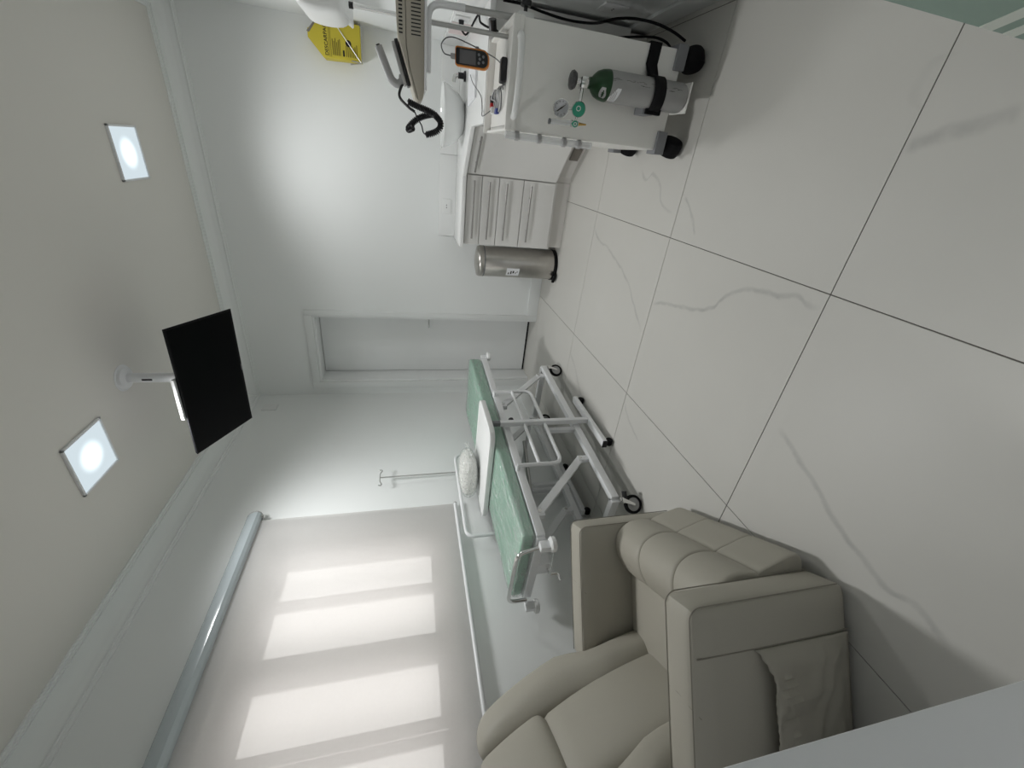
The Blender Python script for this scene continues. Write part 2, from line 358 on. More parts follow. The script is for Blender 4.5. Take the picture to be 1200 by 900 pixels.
# ------------------------------------------------------------------ the room
XL, XR, YB, YF, H = -1.975, 0.93, 2.79, -0.88, 2.75
TX, TY = 0.8932, 0.9068
fl = struct('floor', MB().box(XL-0.15, XR+1.0, -2.6, YB+0.25, -0.08, -0.0025), GROUT, 'pale marble-look porcelain tile floor with thin dark grout')
J = 0.0016
for i in range(-3, 3):
    for j in range(-3, 4):
        x0, x1 = max(i*TX+J, XL), min((i+1)*TX-J, XR+0.95); y0, y1 = max(j*TY+J, -2.6), min((j+1)*TY-J, YB+0.24)
        if x1-x0 < 0.02 or y1-y0 < 0.02: continue
        obj('tile', MB().box(x0, x1, y0, y1, -0.006, 0.0, 0.0006, 1), MARBLE, fl)
# left wall with the window opening
WY0, WY1, WZ0, WZ1 = -0.53, 1.03, 1.03, 2.13
mb = MB()
mb.box(XL-0.15, XL, -1.02, WY0, 0, H); mb.box(XL-0.15, XL, WY1, YB+0.25, 0, H); mb.box(XL-0.15, XL, WY0, WY1, 0, WZ0); mb.box(XL-0.15, XL, WY0, WY1, WZ1, H)
struct('wall_left', mb, WALL, 'white painted wall with the shaded window')
# back wall with the door opening
DX0, DX1, DZ = -1.835, -1.155, 2.09
mb = MB(); mb.box(XL, DX0, YB, YB+0.25, 0, H); mb.box(DX1, XR+0.15, YB, YB+0.25, 0, H); mb.box(DX0, DX1, YB, YB+0.25, DZ, H)
struct('wall_back', mb, WALL, 'white painted wall with the recessed door')
struct('wall_light_stop', MB().box(XL-0.15, XR+0.15, YB+0.25, YB+0.35, -0.05, H), WALL, 'unseen slab added behind the door recess to block sky light')  # added backing, stops sky light leaking in around the door leaf
struct('wall_right', MB().box(XR, XR+0.15, YF-0.14, YB+0.25, 0, H), WALL, 'white painted wall beside the medical cart')
# front wall: the photograph is taken from its door opening
mb = MB(); mb.box(XL-0.15, -0.213, YF-0.14, YF, 0, H, 0.006, 2); mb.box(-0.213, XR, YF-0.14, YF, 2.35, H)
struct('wall_front', mb, CORR, 'white plaster wall end in the near corner')
mb = MB(); mb.box(XL-0.15, XR+1.0, -2.75, -2.6, 0, H); mb.box(XL-0.30, XL-0.15, -2.75, YF-0.14, 0, H); mb.box(XR+1.0, XR+1.15, -2.75, YF-0.14, 0, H); mb.box(XR+0.15, XR+1.0, YF-0.14, YF-0.04, 0, H)
struct('wall_corridor', mb, CORR, 'corridor walls behind the viewer')
struct('ceiling', MB().box(XL-0.15, XR+1.0, -2.75, YB+0.25, H, H+0.12), CEIL, 'plain white plaster ceiling')
# crown moulding with grooves: profile (distance from wall, height)
def crown(name, fn, poly_ends):
    prof = [(0, 2.635), (0.010, 2.635), (0.012, 2.648), (0.018, 2.650), (0.018, 2.656), (0.013, 2.660), (0.016, 2.672)]
    for k in range(7): a = k/6*PI/2; prof.append((0.018+0.070*(1-math.cos(a)), 2.675+0.052*math.sin(a)))
    prof += [(0.094, 2.729), (0.094, 2.735), (0.104, 2.735), (0.106, 2.742), (0.118, 2.743), (0.118, H+0.001), (0, H+0.001)]
    mb = MB(); n = len(prof); vv = [fn(d, z, e) for e in (0, 1) for d, z in prof]
    ff = [(i, (i+1) % n, n+(i+1) % n, n+i) for i in range(n)]+[tuple(range(n)), tuple(range(n, 2*n))]
    mb.add(vv, ff); return struct(name, mb, WALL, sharp=25)
crown('trim_1', lambda d, z, e: (XL+d, (YF if e == 0 else YB)-(d if e else -d), z), None)['label'] = 'crown moulding above the window wall'
crown('trim_2', lambda d, z, e: ((XL+d if e == 0 else XR-d), YB-d, z), None)['label'] = 'crown moulding above the door wall'
crown('trim_3', lambda d, z, e: (XR-d, (YF+d if e == 0 else YB-d), z), None)['label'] = 'crown moulding above the right wall'
def bboard(name, x0, x1, y0, y1, label): struct(name, MB().box(x0, x1, y0, y1, 0, 0.108, 0.004, 2), TRIM, label)
bboard('baseboard_back', -1.106, XR, YB-0.016, YB, 'white baseboard along the door wall')
bboard('baseboard_left', XL, XL+0.016, YF, YB, 'white baseboard along the window wall')
bboard('baseboard_right', XR-0.016, XR, YF, YB-0.016, 'white baseboard along the right wall')
# door
d1 = struct('door_1', None, None, 'white recessed door with white casing and small lever')
mb = MB(); mb.box(-1.906, DX0, YB-0.014, YB+0.004, 0, 2.158, 0.003); mb.box(DX1, -1.106, YB-0.014, YB+0.004, 0, 2.158, 0.003); mb.box(DX0, DX1, YB-0.014, YB+0.004, DZ, 2.158, 0.003)
obj('casing', mb, TRIM, d1)
mb = MB(); mb.box(DX0, DX0+0.018, YB, YB+0.2, 0, DZ, 0.002); mb.box(DX1-0.018, DX1, YB, YB+0.2, 0, DZ, 0.002); mb.box(DX0+0.018, DX1-0.018, YB, YB+0.2, DZ-0.018, DZ, 0.002)
obj('jamb_lining', mb, DOORM, d1)
lf = obj('door_leaf', MB().box(DX0+0.021, DX1-0.021, YB+0.195, YB+0.23, 0.022, DZ-0.021, 0.002), DOORM, d1)
mb = MB(); mb.cyl((-1.2, YB+0.195, 1.06), (-1.2, YB+0.188, 1.06), 0.022); mb.tube(rounded([(-1.2, YB+0.19, 1.06), (-1.2, YB+0.14, 1.06), (-1.31, YB+0.14, 1.06)], 0.015), 0.008)
obj('lever_handle', mb, CHROME, lf)
obj('threshold_gap', MB().box(DX0, DX1, YB+0.21, YB+0.245, 0.0, 0.024), DARK, d1)
# window
w1 = struct('window_1', None, None, 'white sliding window glowing behind the blind')
FX = XL-0.095
mb = MB()
mb.box(FX-0.035, FX+0.035, WY0, WY0+0.05, WZ0, WZ1, 0.003); mb.box(FX-0.035, FX+0.035, WY1-0.05, WY1, WZ0, WZ1, 0.003)
mb.box(FX-0.035, FX+0.035, WY0+0.05, WY1-0.05, WZ0, WZ0+0.05, 0.003); mb.box(FX-0.035, FX+0.035, WY0+0.05, WY1-0.05, WZ1-0.06, WZ1, 0.003)
obj('window_frame', mb, ALUW, w1)
panes = [(0.655, 0.856), (0.332, 0.574), (-0.061, 0.176), (-0.356, -0.155)]
edges = [0.98, 0.615, 0.254, -0.108, -0.48]
for k, (a, b_) in enumerate(panes):
    y1, y0 = edges[k], edges[k+1]; x = FX+(0.012 if k in (1, 2) else -0.012); mb = MB()
    mb.box(x-0.011, x+0.011, y0, a, WZ0+0.05, WZ1-0.06, 0.002); mb.box(x-0.011, x+0.011, b_, y1, WZ0+0.05, WZ1-0.06, 0.002)
    mb.box(x-0.011, x+0.011, a, b_, WZ0+0.05, 1.142, 0.002); mb.box(x-0.011, x+0.011, a, b_, 1.995, WZ1-0.06, 0.002)
    sa = obj('sash', mb, ALUW, w1)
    obj('pane', MB().box(x-0.002, x+0.002, a-0.004, b_+0.004, 1.138, 1.999), GLASS, sa)

# ------------------------------------------------------------------ roller blind
rb = thing('roller_blind', 'white translucent roller blind pulled down over the window', 'blind', (XL, 0.25, 0.95))
BX = XL+0.028; BY0, BY1 = -0.66, 1.165
obj('cloth', MB().add([(BX, BY0, 0.955), (BX, BY1, 0.955), (BX, BY1, 2.22), (BX, BY0, 2.22)], [(0, 1, 2, 3)]), FABRIC, rb, world=True)
prof = [(XL+0.002, 2.205), (XL+0.040, 2.200), (XL+0.058, 2.207)]
for k in range(9): a = k/8*PI/2; prof.append((XL+0.012+0.058*math.cos(a), 2.222+0.072*math.sin(a)))
prof += [(XL+0.002, 2.296)]
mb = MB(); mb.prism([(p[0], p[1]) for p in prof], 'y', BY0-0.03, BY1+0.035)
cas = obj('cassette', mb, CASS, rb, world=True, sharp=30)
mb = MB(); mb.prism([(p[0], p[1]) for p in prof], 'y', BY1+0.035, BY1+0.045)
obj('end_cap', mb, LGREY, cas, world=True)
obj('bracket', MB().box(XL, XL+0.05, BY1+0.012, BY1+0.028, 2.185, 2.21, 0.002), CHROME, rb, world=True)
mb = MB(); mb.tube([(BX, BY0, 0.955), (BX, BY1, 0.955)], 0.012, 12)
bar = obj('bottom_bar', mb, WMET, rb, world=True)
obj('bar_cap', MB().cyl((BX, BY1, 0.955), (BX, BY1+0.008, 0.955), 0.0125, 12), LGREY, bar, world=True)

# ------------------------------------------------------------------ ceiling lights
def ceiling_light(px_, label, power=LAMP, cone=152):
    c = sum((PZ(x, y, H) for x, y in px_), Vector())/4 if isinstance(px_, list) else Vector(px_); c.z = H
    t = thing('ceiling_light', label, 'ceiling light', c, 0, 'square ceiling lights'); s = 0.135
    mb = MB()
    for a in range(4):
        M = Matrix.Rotation(a*PI/2, 4, 'Z'); mb.box(-s, s, s-0.010, s, -0.012, 0, 0.001, 1, M)
    obj('frame', mb, WMET, t)
    df_ = obj('diffuser', MB().add([(-s+0.01, -s+0.01, -0.006), (s-0.01, -s+0.01, -0.006), (s-0.01, s-0.01, -0.006), (-s+0.01, s-0.01, -0.006)], [(3, 2, 1, 0)]), DIFFUSER, t)
    obj('bulb', MB().lathe([(0.001, -0.0072), (0.032, -0.0072)], 24), HOT, df_)
    ld = bpy.data.lights.new('lamp_light', 'SPOT'); ld.energy = power; ld.color = (0.985, 0.99, 0.99); ld.spot_size = math.radians(cone); ld.spot_blend = 1.0; ld.shadow_soft_size = 0.13
    lo_ = bpy.data.objects.new('lamp_light', ld); link(lo_, t); lo_.location = (0, 0, -0.15)
    return t
ceiling_light([(122, 145), (155, 146), (174, 210), (144, 212)], 'square recessed ceiling light above the sink counter', LAMP*0.66)
ceiling_light([(67, 531), (113, 487), (138, 540), (99, 581)], 'square recessed ceiling light between television and window', LAMP*1.35)

ceiling_light((-0.45, -2.32, H), 'added unseen ceiling light in the corridor behind the viewer', LAMP*2.3, 86)  # added out of view as fill for surfaces facing the camera
ceiling_light((1.05, -2.32, H), 'added unseen ceiling light further along the corridor', LAMP*2.3, 86)  # second added fill lamp, also out of view

# ------------------------------------------------------------------ television on ceiling mount
PB = Vector((-0.99, 1.345, H))
t = thing('ceiling_mount', 'white ceiling pole mount holding the television', 'tv mount', PB)
obj('ceiling_plate', MB().lathe([(0.001, -0.028), (0.045, -0.026), (0.058, -0.018), (0.062, -0.004), (0.072, -0.002), (0.072, 0)], 32), WMET, t)
po = obj('pole', MB().lathe([(0.026, -0.285), (0.026, -0.02)], 24), WMET, t)
obj('cable_slot', MB().box(-0.006, 0.006, -0.0275, -0.02, -0.145, -0.095, 0.004), BLKP, po)
TVC = Vector((-1.028, 1.376, 2.34)); ty, tp = 0.075, 1.196
tr_ = Vector((math.cos(ty), math.sin(ty), 0)); tn = Vector((math.sin(ty), -math.cos(ty), 0))*math.cos(tp)+Vector((0, 0, -1))*math.sin(tp); tu = tn.cross(tr_)
MT = Matrix(((tr_.x, tu.x, tn.x, TVC.x), (tr_.y, tu.y, tn.y, TVC.y), (tr_.z, tu.z, tn.z, TVC.z), (0, 0, 0, 1)))
mb = MB(); mb.box(-0.13, 0.13, -0.10, 0.10, -0.062, -0.048, 0.003, 2, MT); mb.box(-0.05, 0.05, -0.04, 0.04, -0.09, -0.06, 0.003, 2, MT)
obj('vesa_plate', mb, WMET, t, world=True)
mb = MB(); mb.box(-0.139, 0.095, 0.095, 0.225, -0.026, -0.018, 0.002, 2, MT); mb.box(-0.139, 0.095, 0.219, 0.231, -0.026, -0.006, 0.002, 2, MT)
obj('hook_rail', mb, LGREY, t, world=True)
mb = MB(); mb.cyl(PB+Vector((0, 0, -0.27)), MT @ Vector((0, 0, -0.088)), 0.018, 16); mb.cyl(PB+Vector((-0.032, 0, -0.265)), PB+Vector((0.032, 0, -0.265)), 0.014, 16)
obj('tilt_joint', mb, GPLAS, t, world=True)
tv = thing('television', 'black flat television tilted face down under the ceiling', 'television', TVC)
TVB = mat('television_black', (0.006, 0.006, 0.007), 0.5, spec=0.12)
obj('back_cover', MB().box(-0.362, 0.362, -0.2125, 0.2125, -0.014, -0.004, 0.003, 2, MT).box(-0.24, 0.24, -0.17, 0.10, -0.044, -0.010, 0.012, 2, MT), TVB, tv, world=True)
obj('bezel', MB().box(-0.365, 0.365, -0.2155, 0.2155, -0.006, 0.0, 0.002, 1, MT), TVB, tv, world=True)
obj('screen', MB().box(-0.355, 0.355, -0.197, 0.206, -0.001, 0.0008, 0.0, 1, MT), SCREEN, tv, world=True)
obj('badge', MB().box(-0.02, 0.02, -0.2125, -0.206, -0.001, 0.001, 0.0, 1, MT), GPLAS, tv, world=True)
a, b_ = PX(308, 478, XL), PX(327, 474, XL)
tag(obj('cover_plate', MB().box(XL, XL+0.008, a.y-0.05, a.y+0.05, 2.44, 2.56, 0.003), WPLAS, base=(XL, a.y, 2.44)), 'blank white cover plate high on the wall near the door corner', 'wall plate')

# ------------------------------------------------------------------ built-in cabinets
CZ = 0.86
UN = 'white cabinets under the sink counter'
YD = 2.375
c1 = thing('drawer_cabinet', 'white cabinet of four stacked drawers beside the steel bin', 'cabinet', (-0.125, 2.5, 0), 0, UN)
obj('body', MB().box(-0.375, 0.125, YD+0.02, YB-0.02, 0.115, CZ-0.03), LAM, c1, world=True)
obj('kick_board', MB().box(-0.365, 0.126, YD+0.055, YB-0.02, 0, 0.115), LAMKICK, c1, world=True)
for z0, z1 in ((0.712, 0.822), (0.580, 0.706), (0.390, 0.574), (0.135, 0.384)):
    dr = obj('drawer', MB().box(-0.372, 0.118, YD, YD+0.019, z0, z1, 0.0015, 1), LAM, c1, world=True)
    zc = z1-0.052; mb = MB(); mb.tube([(-0.325, YD-0.028, zc), (0.085, YD-0.028, zc)], 0.0068, 10)
    for x in (-0.24, 0.0): mb.cyl((x, YD, zc), (x, YD-0.028, zc), 0.004, 8)
    obj('bar_handle', mb, HANDLE, dr, world=True)
c2 = thing('corner_cabinet', 'white corner cabinet with one slanted door below the basin', 'cabinet', (0.45, 2.4, 0), 0, UN)
A, Bp = Vector((0.128, YD+0.01, 0)), Vector((0.425, YD+0.01-0.297, 0)); dv = (Bp-A).normalized(); nv = Vector((-dv.y, dv.x, 0)); nv = -nv if nv.y > 0 else nv
mb = MB(); mb.prism([(0.128, YB-0.02), (0.128, A.y+0.03), (0.425+0.02, Bp.y+0.02), (XR-0.02, Bp.y+0.02), (XR-0.02, YB-0.02)], 'z', 0.115, CZ-0.03)
obj('body', mb, LAM, c2, world=True)
mb = MB(); mb.prism([(0.128, YB-0.02), (0.128, YD+0.056), (0.167, YD+0.056), (0.467, YD-0.244), (XR-0.02, YD-0.244), (XR-0.02, YB-0.02)], 'z', 0, 0.114)
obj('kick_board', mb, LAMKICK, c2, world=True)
MD = frame_M(A, dv, (0, 0, 1))
L = (Bp-A).length
dr = obj('door', MB().box(0.006, L-0.004, 0.135, 0.822, -0.012, 0.010, 0.0015, 1, MD), LAM, c2, world=True)
MDn = MD.copy(); sgn = 1 if (MD @ Vector((0, 0, 1)) - MD @ Vector((0, 0, 0))).dot(nv) > 0 else -1
mb = MB(); q = lambda x, y, z: MD @ Vector((x, y, z*sgn))
mb.tube([q(0.055, 0.775, 0.038), q(L-0.06, 0.775, 0.038)], 0.0068, 10)
for x in (0.12, L-0.12): mb.cyl(q(x, 0.775, 0.01), q(x, 0.775, 0.038), 0.004, 8)
obj('bar_handle', mb, HANDLE, dr, world=True)
ve = PZ(676, 180, 0.045)
k0 = Vector((0.167, YD+0.056, 0)); MK = frame_M(k0, dv, (0, 0, 1)); kx = (ve-k0).dot(dv)
mb = MB(); qk = lambda x, y, z: MK @ Vector((x, y, z*sgn))
o_ = MB().box(kx-0.055, kx+0.05, 0.02, 0.085, 0.001 if sgn > 0 else -0.012, 0.012 if sgn > 0 else -0.001, 0.003, 2, MK)
vp = obj('vent_plate', o_, BROWNP, c2, world=True, label='grey brown plate on the kick board')
c3 = thing('side_cabinet', 'white cabinet run along the right wall behind the medical cart', 'cabinet', (0.67, 1.85, 0), 0, UN)
YE = 1.56
obj('body', MB().box(0.445, XR-0.02, YE+0.02, Bp.y+0.018, 0.115, CZ-0.03), LAM, c3, world=True)
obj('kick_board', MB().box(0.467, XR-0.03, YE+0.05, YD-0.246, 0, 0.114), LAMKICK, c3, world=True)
dr = obj('door', MB().box(0.425, 0.444, YE+0.022, Bp.y-0.004, 0.135, 0.822, 0.0015, 1), LAM, c3, world=True)
mb = MB(); mb.tube([(0.397, YE+0.07, 0.775), (0.397, Bp.y-0.06, 0.775)], 0.0055, 10)
for y in (YE+0.12, Bp.y-0.12): mb.cyl((0.425, y, 0.775), (0.397, y, 0.775), 0.004, 8)
obj('bar_handle', mb, HANDLE, dr, world=True)
ct = thing('countertop', 'white stone countertop with upstand running around the corner', 'countertop', (0.3, 2.4, CZ-0.03))
mb = MB(); mb.prism([(-0.395, YB-0.002), (-0.395, YD-0.035), (0.108, YD-0.035), (0.402, YD-0.335), (0.402, YE), (XR-0.002, YE), (XR-0.002, YB-0.002)], 'z', CZ-0.028, CZ, 0.003)
obj('slab', mb, STONE, ct, world=True)
mb = MB(); mb.box(-0.390, 0.225, YB-0.022, YB-0.002, CZ, 0.995, 0.002); mb.box(0.227, XR-0.004, YB-0.022, YB-0.002, CZ, 0.995, 0.002)
obj('upstand', mb, STONE, ct, world=True)
obj('upstand', MB().box(XR-0.022, XR-0.002, YE, YB-0.024, CZ, 0.995, 0.002), STONE, ct, world=True)
# outlets
def outlet(loc, nx, ny, label, w_=0.115, h_=0.075, plug=False, holes=2):
    n = Vector((nx, ny, 0)); x = Vector((-ny, nx, 0)); M = frame_M(loc, x, (0, 0, 1)); s = 1 if (x.cross(Vector((0, 0, 1)))).dot(n) > 0 else -1
    t = thing('wall_outlet', label, 'outlet', loc)
    obj('cover', MB().box(-w_/2, w_/2, -h_/2, h_/2, min(0, 0.008*s), max(0, 0.008*s), 0.003, 2, M), WPLAS, t, world=True)
    mb = MB()
    for k in range(holes): xx = (k-(holes-1)/2)*0.019; mb.cyl(M @ Vector((xx, 0, 0.006*s)), M @ Vector((xx, 0, 0.0088*s)), 0.004, 10)
    obj('socket_hole', mb, DARK, t, world=True)
    if plug:
        mb = MB(); mb.cyl(M @ Vector((0, 0, 0.008*s)), M @ Vector((0, 0, 0.05*s)), 0.016, 14, 0.011)
        obj('plug', mb, BLKP, t, world=True)
    return t
outlet((-0.155, YB-0.022, 0.932), 0, -1, 'white wall outlet on the upstand above the drawers', 0.115, 0.07)
outlet((XR-0.022, 2.02, 0.945), -1, 0, 'white wall outlet with black plug beside the pink notice', 0.12, 0.08, True)
outlet((XR, 1.42, 0.30), -1, 0, 'white wall outlet low on the right wall', 0.12, 0.12)
# paper notice on the upstand
tag(obj('paper_notice', MB().box(XR-0.0245, XR-0.0225, 2.12, 2.40, 0.87, 0.985), PINKP, base=(XR-0.0235, 2.26, 0.87)), 'pale pink printed notice stuck to the upstand', 'notice')
# papers on counter
M = Matrix.Translation((0.63, 2.02, CZ)) @ Matrix.Rotation(0.08, 4, 'Z')
t = thing('paper_stack', 'stack of white paper sheets on the counter before the basin', 'paper', (0.63, 2.02, CZ))
obj('sheets', MB().box(-0.105, 0.105, -0.15, 0.15, 0.0005, 0.012, 0.001, 1, M), PAPER, t, world=True)
obj('dark_binder', MB().box(0.108, 0.13, -0.16, 0.14, 0.0005, 0.016, 0.002, 1, M), GCAB, t, world=True)
# basin
SC = Vector((0.462, 2.44, CZ+0.001))
t = thing('vessel_sink', 'round white ceramic basin standing on the corner counter', 'sink', SC)
prof = [(0.001, 0.0), (0.085, 0.0), (0.10, 0.006), (0.135, 0.035), (0.168, 0.08), (0.190, 0.125), (0.198, 0.146), (0.196, 0.149), (0.192, 0.146), (0.182, 0.12), (0.158, 0.075), (0.12, 0.035), (0.06, 0.018), (0.001, 0.016)]
obj('bowl', MB().lathe(prof, 48), CERAM, t, sharp=60)
obj('overflow_ring', MB().cyl((-0.06, 0.165, 0.115), (-0.058, 0.160, 0.114), 0.010, 14), CHROME, t)
obj('drain', MB().lathe([(0.001, 0.021), (0.02, 0.021), (0.024, 0.017)], 18), CHROME, t)
FC = Vector((0.70, 2.42, CZ))
t = thing('faucet', 'low chrome faucet with dark base beside the basin', 'faucet', FC)
obj('base_ring', MB().lathe([(0.03, 0), (0.03, 0.012), (0.018, 0.014), (0.018, 0.05)], 20), BLKP, t)
obj('spout', MB().tube(rounded([(0, 0, 0.04), (0, 0, 0.072), (-0.04, 0.0, 0.078)], 0.018), 0.012, 12), CHROME, t)

# ------------------------------------------------------------------ steel bin
TC = Vector((-0.535, 2.535, 0))
t = thing('pedal_bin', 'tall brushed steel pedal bin beside the drawer cabinet', 'bin', TC)
bd = obj('body', MB().lathe([(0.124, 0.03), (0.124, 0.635), (0.121, 0.638)], 40), STEEL, t, sharp=50)
obj('base_ring', MB().lathe([(0.128, 0.002), (0.130, 0.012), (0.130, 0.028), (0.125, 0.032)], 40), BLACK, t)
obj('lid', MB().lathe([(0.125, 0.638), (0.127, 0.644), (0.127, 0.668), (0.118, 0.684), (0.06, 0.698), (0.001, 0.701)], 40), STEEL, t, sharp=50)
obj('rim_band', MB().lathe([(0.1255, 0.630), (0.1265, 0.634), (0.1265, 0.638), (0.1255, 0.641)], 40), GPLAS, t)
mb = MB(); Mp = Matrix.Rotation(math.radians(-122), 4, 'Z')
mb.box(0.10, 0.165, -0.035, 0.035, 0.008, 0.018, 0.003, 2, Mp); mb.box(0.155, 0.175, -0.04, 0.04, 0.012, 0.035, 0.004, 2, Mp)
obj('pedal', mb, BLACK, t)
la = math.radians(-117); rr = 0.1252; mb = MB(); n = 7; vv = []; ff = []
for k in range(n):
    a = la+(k/(n-1)-0.5)*0.62
    vv += [(rr*math.cos(a), rr*math.sin(a), 0.335), (rr*math.cos(a), rr*math.sin(a), 0.445)]
ff = [(2*k, 2*k+2, 2*k+3, 2*k+1) for k in range(n-1)]
lb = obj('label_sticker', mb.add(vv, ff), PAPER, t)
mb = MB()
for (aa, zc, ln, th_) in ((-0.10, 0.425, 0.16, 0.012), (-0.02, 0.405, 0.26, 0.014), (0.03, 0.385, 0.2, 0.016), (-0.04, 0.365, 0.12, 0.008), (0.05, 0.352, 0.14, 0.007)):
    vv = []
    for k in range(5):
        a = la+aa+(k/4-0.5)*ln; vv += [(0.1257*math.cos(a), 0.1257*math.sin(a), zc-th_/2*(1 if k % 2 else 0.5)), (0.1257*math.cos(a), 0.1257*math.sin(a), zc+th_/2*(0.6 if k % 2 else 1))]
    mb.add(vv, [(2*k, 2*k+2, 2*k+3, 2*k+1) for k in range(4)])
obj('label_print', mb, INK, lb)

# ------------------------------------------------------------------ sharps box and dispenser
SX, SY, SZ = 0.815, 2.70, 1.54
t = thing('sharps_box', 'yellow cardboard sharps box mounted on the wall near the corner', 'sharps box', (SX, SY, SZ))
x0, x1, y0, y1 = 0.715, 0.905, 2.655, 2.775
mb = MB(); mb.prism([(x0, SZ), (x1, SZ), (x1+0.005, 1.745), (x1-0.02, 1.80), (0.845, 1.86), (0.80, 1.862), (x0-0.01, 1.775)], 'y', y0, y1, 0.002)
sb = obj('box', mb, YELL, t, world=True)
mb = MB(); mb.prism([(x0+0.11, 1.852), (x1-0.012, 1.80), (x1-0.006, 1.806), (x0+0.116, 1.866)], 'y', y0-0.002, y1, 0.001)
obj('lid_flap', mb, BROWNP, sb, world=True)
lettering('brand_lettering', 'DESCARPACK', 0.030, INK, sb, frame_M((x0+0.004, y0-0.0012, 1.742), (1, 0, 0.03), (0, 0, 1)), squash=0.98)
mb = MB()
for z, a, b_ in ((1.733, 0.0, 0.19), (1.724, 0.0, 0.19)): mb.box(x0+a, x0+b_, y0-0.0012, y0-0.0008, z, z+0.0025)
for k, ln in enumerate((0.085, 0.075, 0.09, 0.07, 0.082, 0.088)): mb.box(x0+0.012, x0+0.012+ln, y0-0.0012, y0-0.0008, 1.712-k*0.009, 1.7165-k*0.009)
for k, ln in enumerate((0.06, 0.07, 0.055, 0.065, 0.05, 0.06, 0.07)): mb.box(x0+0.012, x0+0.012+ln, y0-0.0012, y0-0.0008, 1.628-k*0.011, 1.6325-k*0.011)
obj('small_print', mb, INKB, sb, world=True)
obj('warning_mark', MB().box(x0+0.012, x0+0.045, y0-0.0012, y0-0.0008, 1.642, 1.653), INK, sb, world=True)
obj('warning_mark', MB().cyl((0.80, y0-0.0012, 1.615), (0.80, y0-0.0006, 1.615), 0.018, 20), INK, sb, world=True)
mb = MB(); mb.tube(rounded([(x0-0.01, 2.788, 1.62), (x0-0.01, y0-0.004, 1.535), (x1+0.012, y0-0.004, 1.53), (x1+0.012, 2.788, 1.62)], 0.01), 0.003, 8); mb.tube([(x0-0.01, y0-0.004, 1.535), (x0-0.004, y0-0.003, 1.60)], 0.003, 8)
mb.tube([(x0-0.008, y0-0.004, 1.54), (x1, y0-0.004, 1.70)], 0.0025, 6)
obj('wire_holder', mb, STEELG, t, world=True)
t = thing('towel_dispenser', 'white plastic towel dispenser on the right wall before the sharps box', 'dispenser', (0.86, 2.0, 1.53))
def dsp(p):      # bulging front
    k = (p.z-1.53)/0.25; return Vector((p.x-0.02*math.sin(max(0, min(1, k))*PI), p.y, p.z))
obj('housing', MB().cushion(0.795, XR-0.001, 1.74, 2.12, 1.545, 1.765, 0.035, 8, dsp), WPLAS, t, world=True)
obj('outlet_lip', MB().prism([(1.76, 1.552), (2.20, 1.535), (2.24, 1.545), (2.10, 1.575), (1.76, 1.58)], 'x', 0.81, XR-0.002, 0.004), WPLAS, t, world=True)
obj('lock_hole', MB().cyl((0.782, 2.02, 1.63), (0.79, 2.02, 1.63), 0.007, 12), DARK, t, world=True)

# ------------------------------------------------------------------ emergency cart
CX0, CX1, CY0, CY1, CB, CT = 0.362, 0.735, 1.005, 1.49, 0.115, 0.845
t = thing('medical_cart', 'white wheeled emergency cart with oxygen bottle strapped to its side', 'cart', ((CX0+CX1)/2, (CY0+CY1)/2, 0))
cart = t
bdy = obj('body', MB().box(CX0, CX1, CY0, CY1, CB, CT-0.03, 0.008, 2), CARTM, t, world=True)
mb = MB(); mb.box(CX0-0.004, CX1+0.004, CY0-0.006, CY1+0.004, CT-0.032, CT-0.012, 0.004)
mb.box(CX0-0.004, CX1+0.004, CY0-0.006, CY0+0.008, CT-0.02, CT+0.012, 0.004); mb.box(CX0-0.004, CX1+0.004, CY1-0.010, CY1+0.004, CT-0.02, CT+0.022, 0.004)
mb.box(CX0-0.004, CX0+0.008, CY0, CY1, CT-0.02, CT+0.006, 0.004); mb.box(CX1-0.008, CX1+0.004, CY0, CY1, CT-0.02, CT+0.012, 0.004)
top = obj('tray_top', mb, CARTM, t, world=True)
obj('tray_panel_line', MB().box(CX0+0.02, CX0+0.022, CY0+0.03, CY1-0.03, CT-0.0125, CT-0.011), LGREY, top, world=True)
mb = MB(); hp = [PY(602, 38, CY0-0.003), PY(601, 42, 0.955), PY(604, 60, 0.94), PY(604, 85, 0.935), PY(601, 110, 0.94), PY(596, 128, 0.955), PY(594, 131, CY0-0.003)]
hp = [(0.672, CY0-0.004, 0.825), (0.668, 0.955, 0.832), (0.62, 0.935, 0.832), (0.54, 0.926, 0.832), (0.46, 0.935, 0.832), (0.415, 0.955, 0.832), (0.411, CY0-0.004, 0.825)]
obj('push_handle', mb.tube(smooth_path(hp), 0.013, 12), WPLAS, t, world=True)
def cart_corner(x, y, sx, sy):        # sx, sy: outward directions
    mb = MB(); e = 0.016; i = 0.075; th_ = 0.026
    q = [(x+sx*e, y+sy*e), (x-sx*i, y+sy*e), (x-sx*i, y+sy*(e-th_)), (x+sx*(e-th_), y+sy*(e-th_)), (x+sx*(e-th_), y-sy*i*0.8), (x+sx*e, y-sy*i*0.8)]
    mb.prism(q, 'z', 0.104, 0.150, 0.004)
    obj('corner_bumper', mb, GPLAS, t, world=True)
    r = 0.050; cx_, cy_ = x-sx*0.022, y-sy*0.03
    Mx = Matrix.Translation((cx_, cy_, r)) @ Matrix.Rotation(0.5*sx, 4, 'Z') @ Matrix.Rotation(PI/2, 4, 'Y')
    cw = obj('caster', MB().lathe([(0.001, -0.034), (r*0.6, -0.034), (r*0.9, -0.031), (r, -0.02), (r, 0.02), (r*0.9, 0.031), (r*0.6, 0.034), (0.001, 0.034)], 30, Mx), BLACK, t, world=True)
    obj('stem', MB().cyl((cx_, cy_, 0.09), (cx_, cy_, 0.118), 0.02), BLKP, cw, world=True)
for sx, sy in ((1, -1), (-1, -1), (-1, 1), (1, 1)): cart_corner(CX1 if sx > 0 else CX0, CY1 if sy > 0 else CY0, sx, sy)
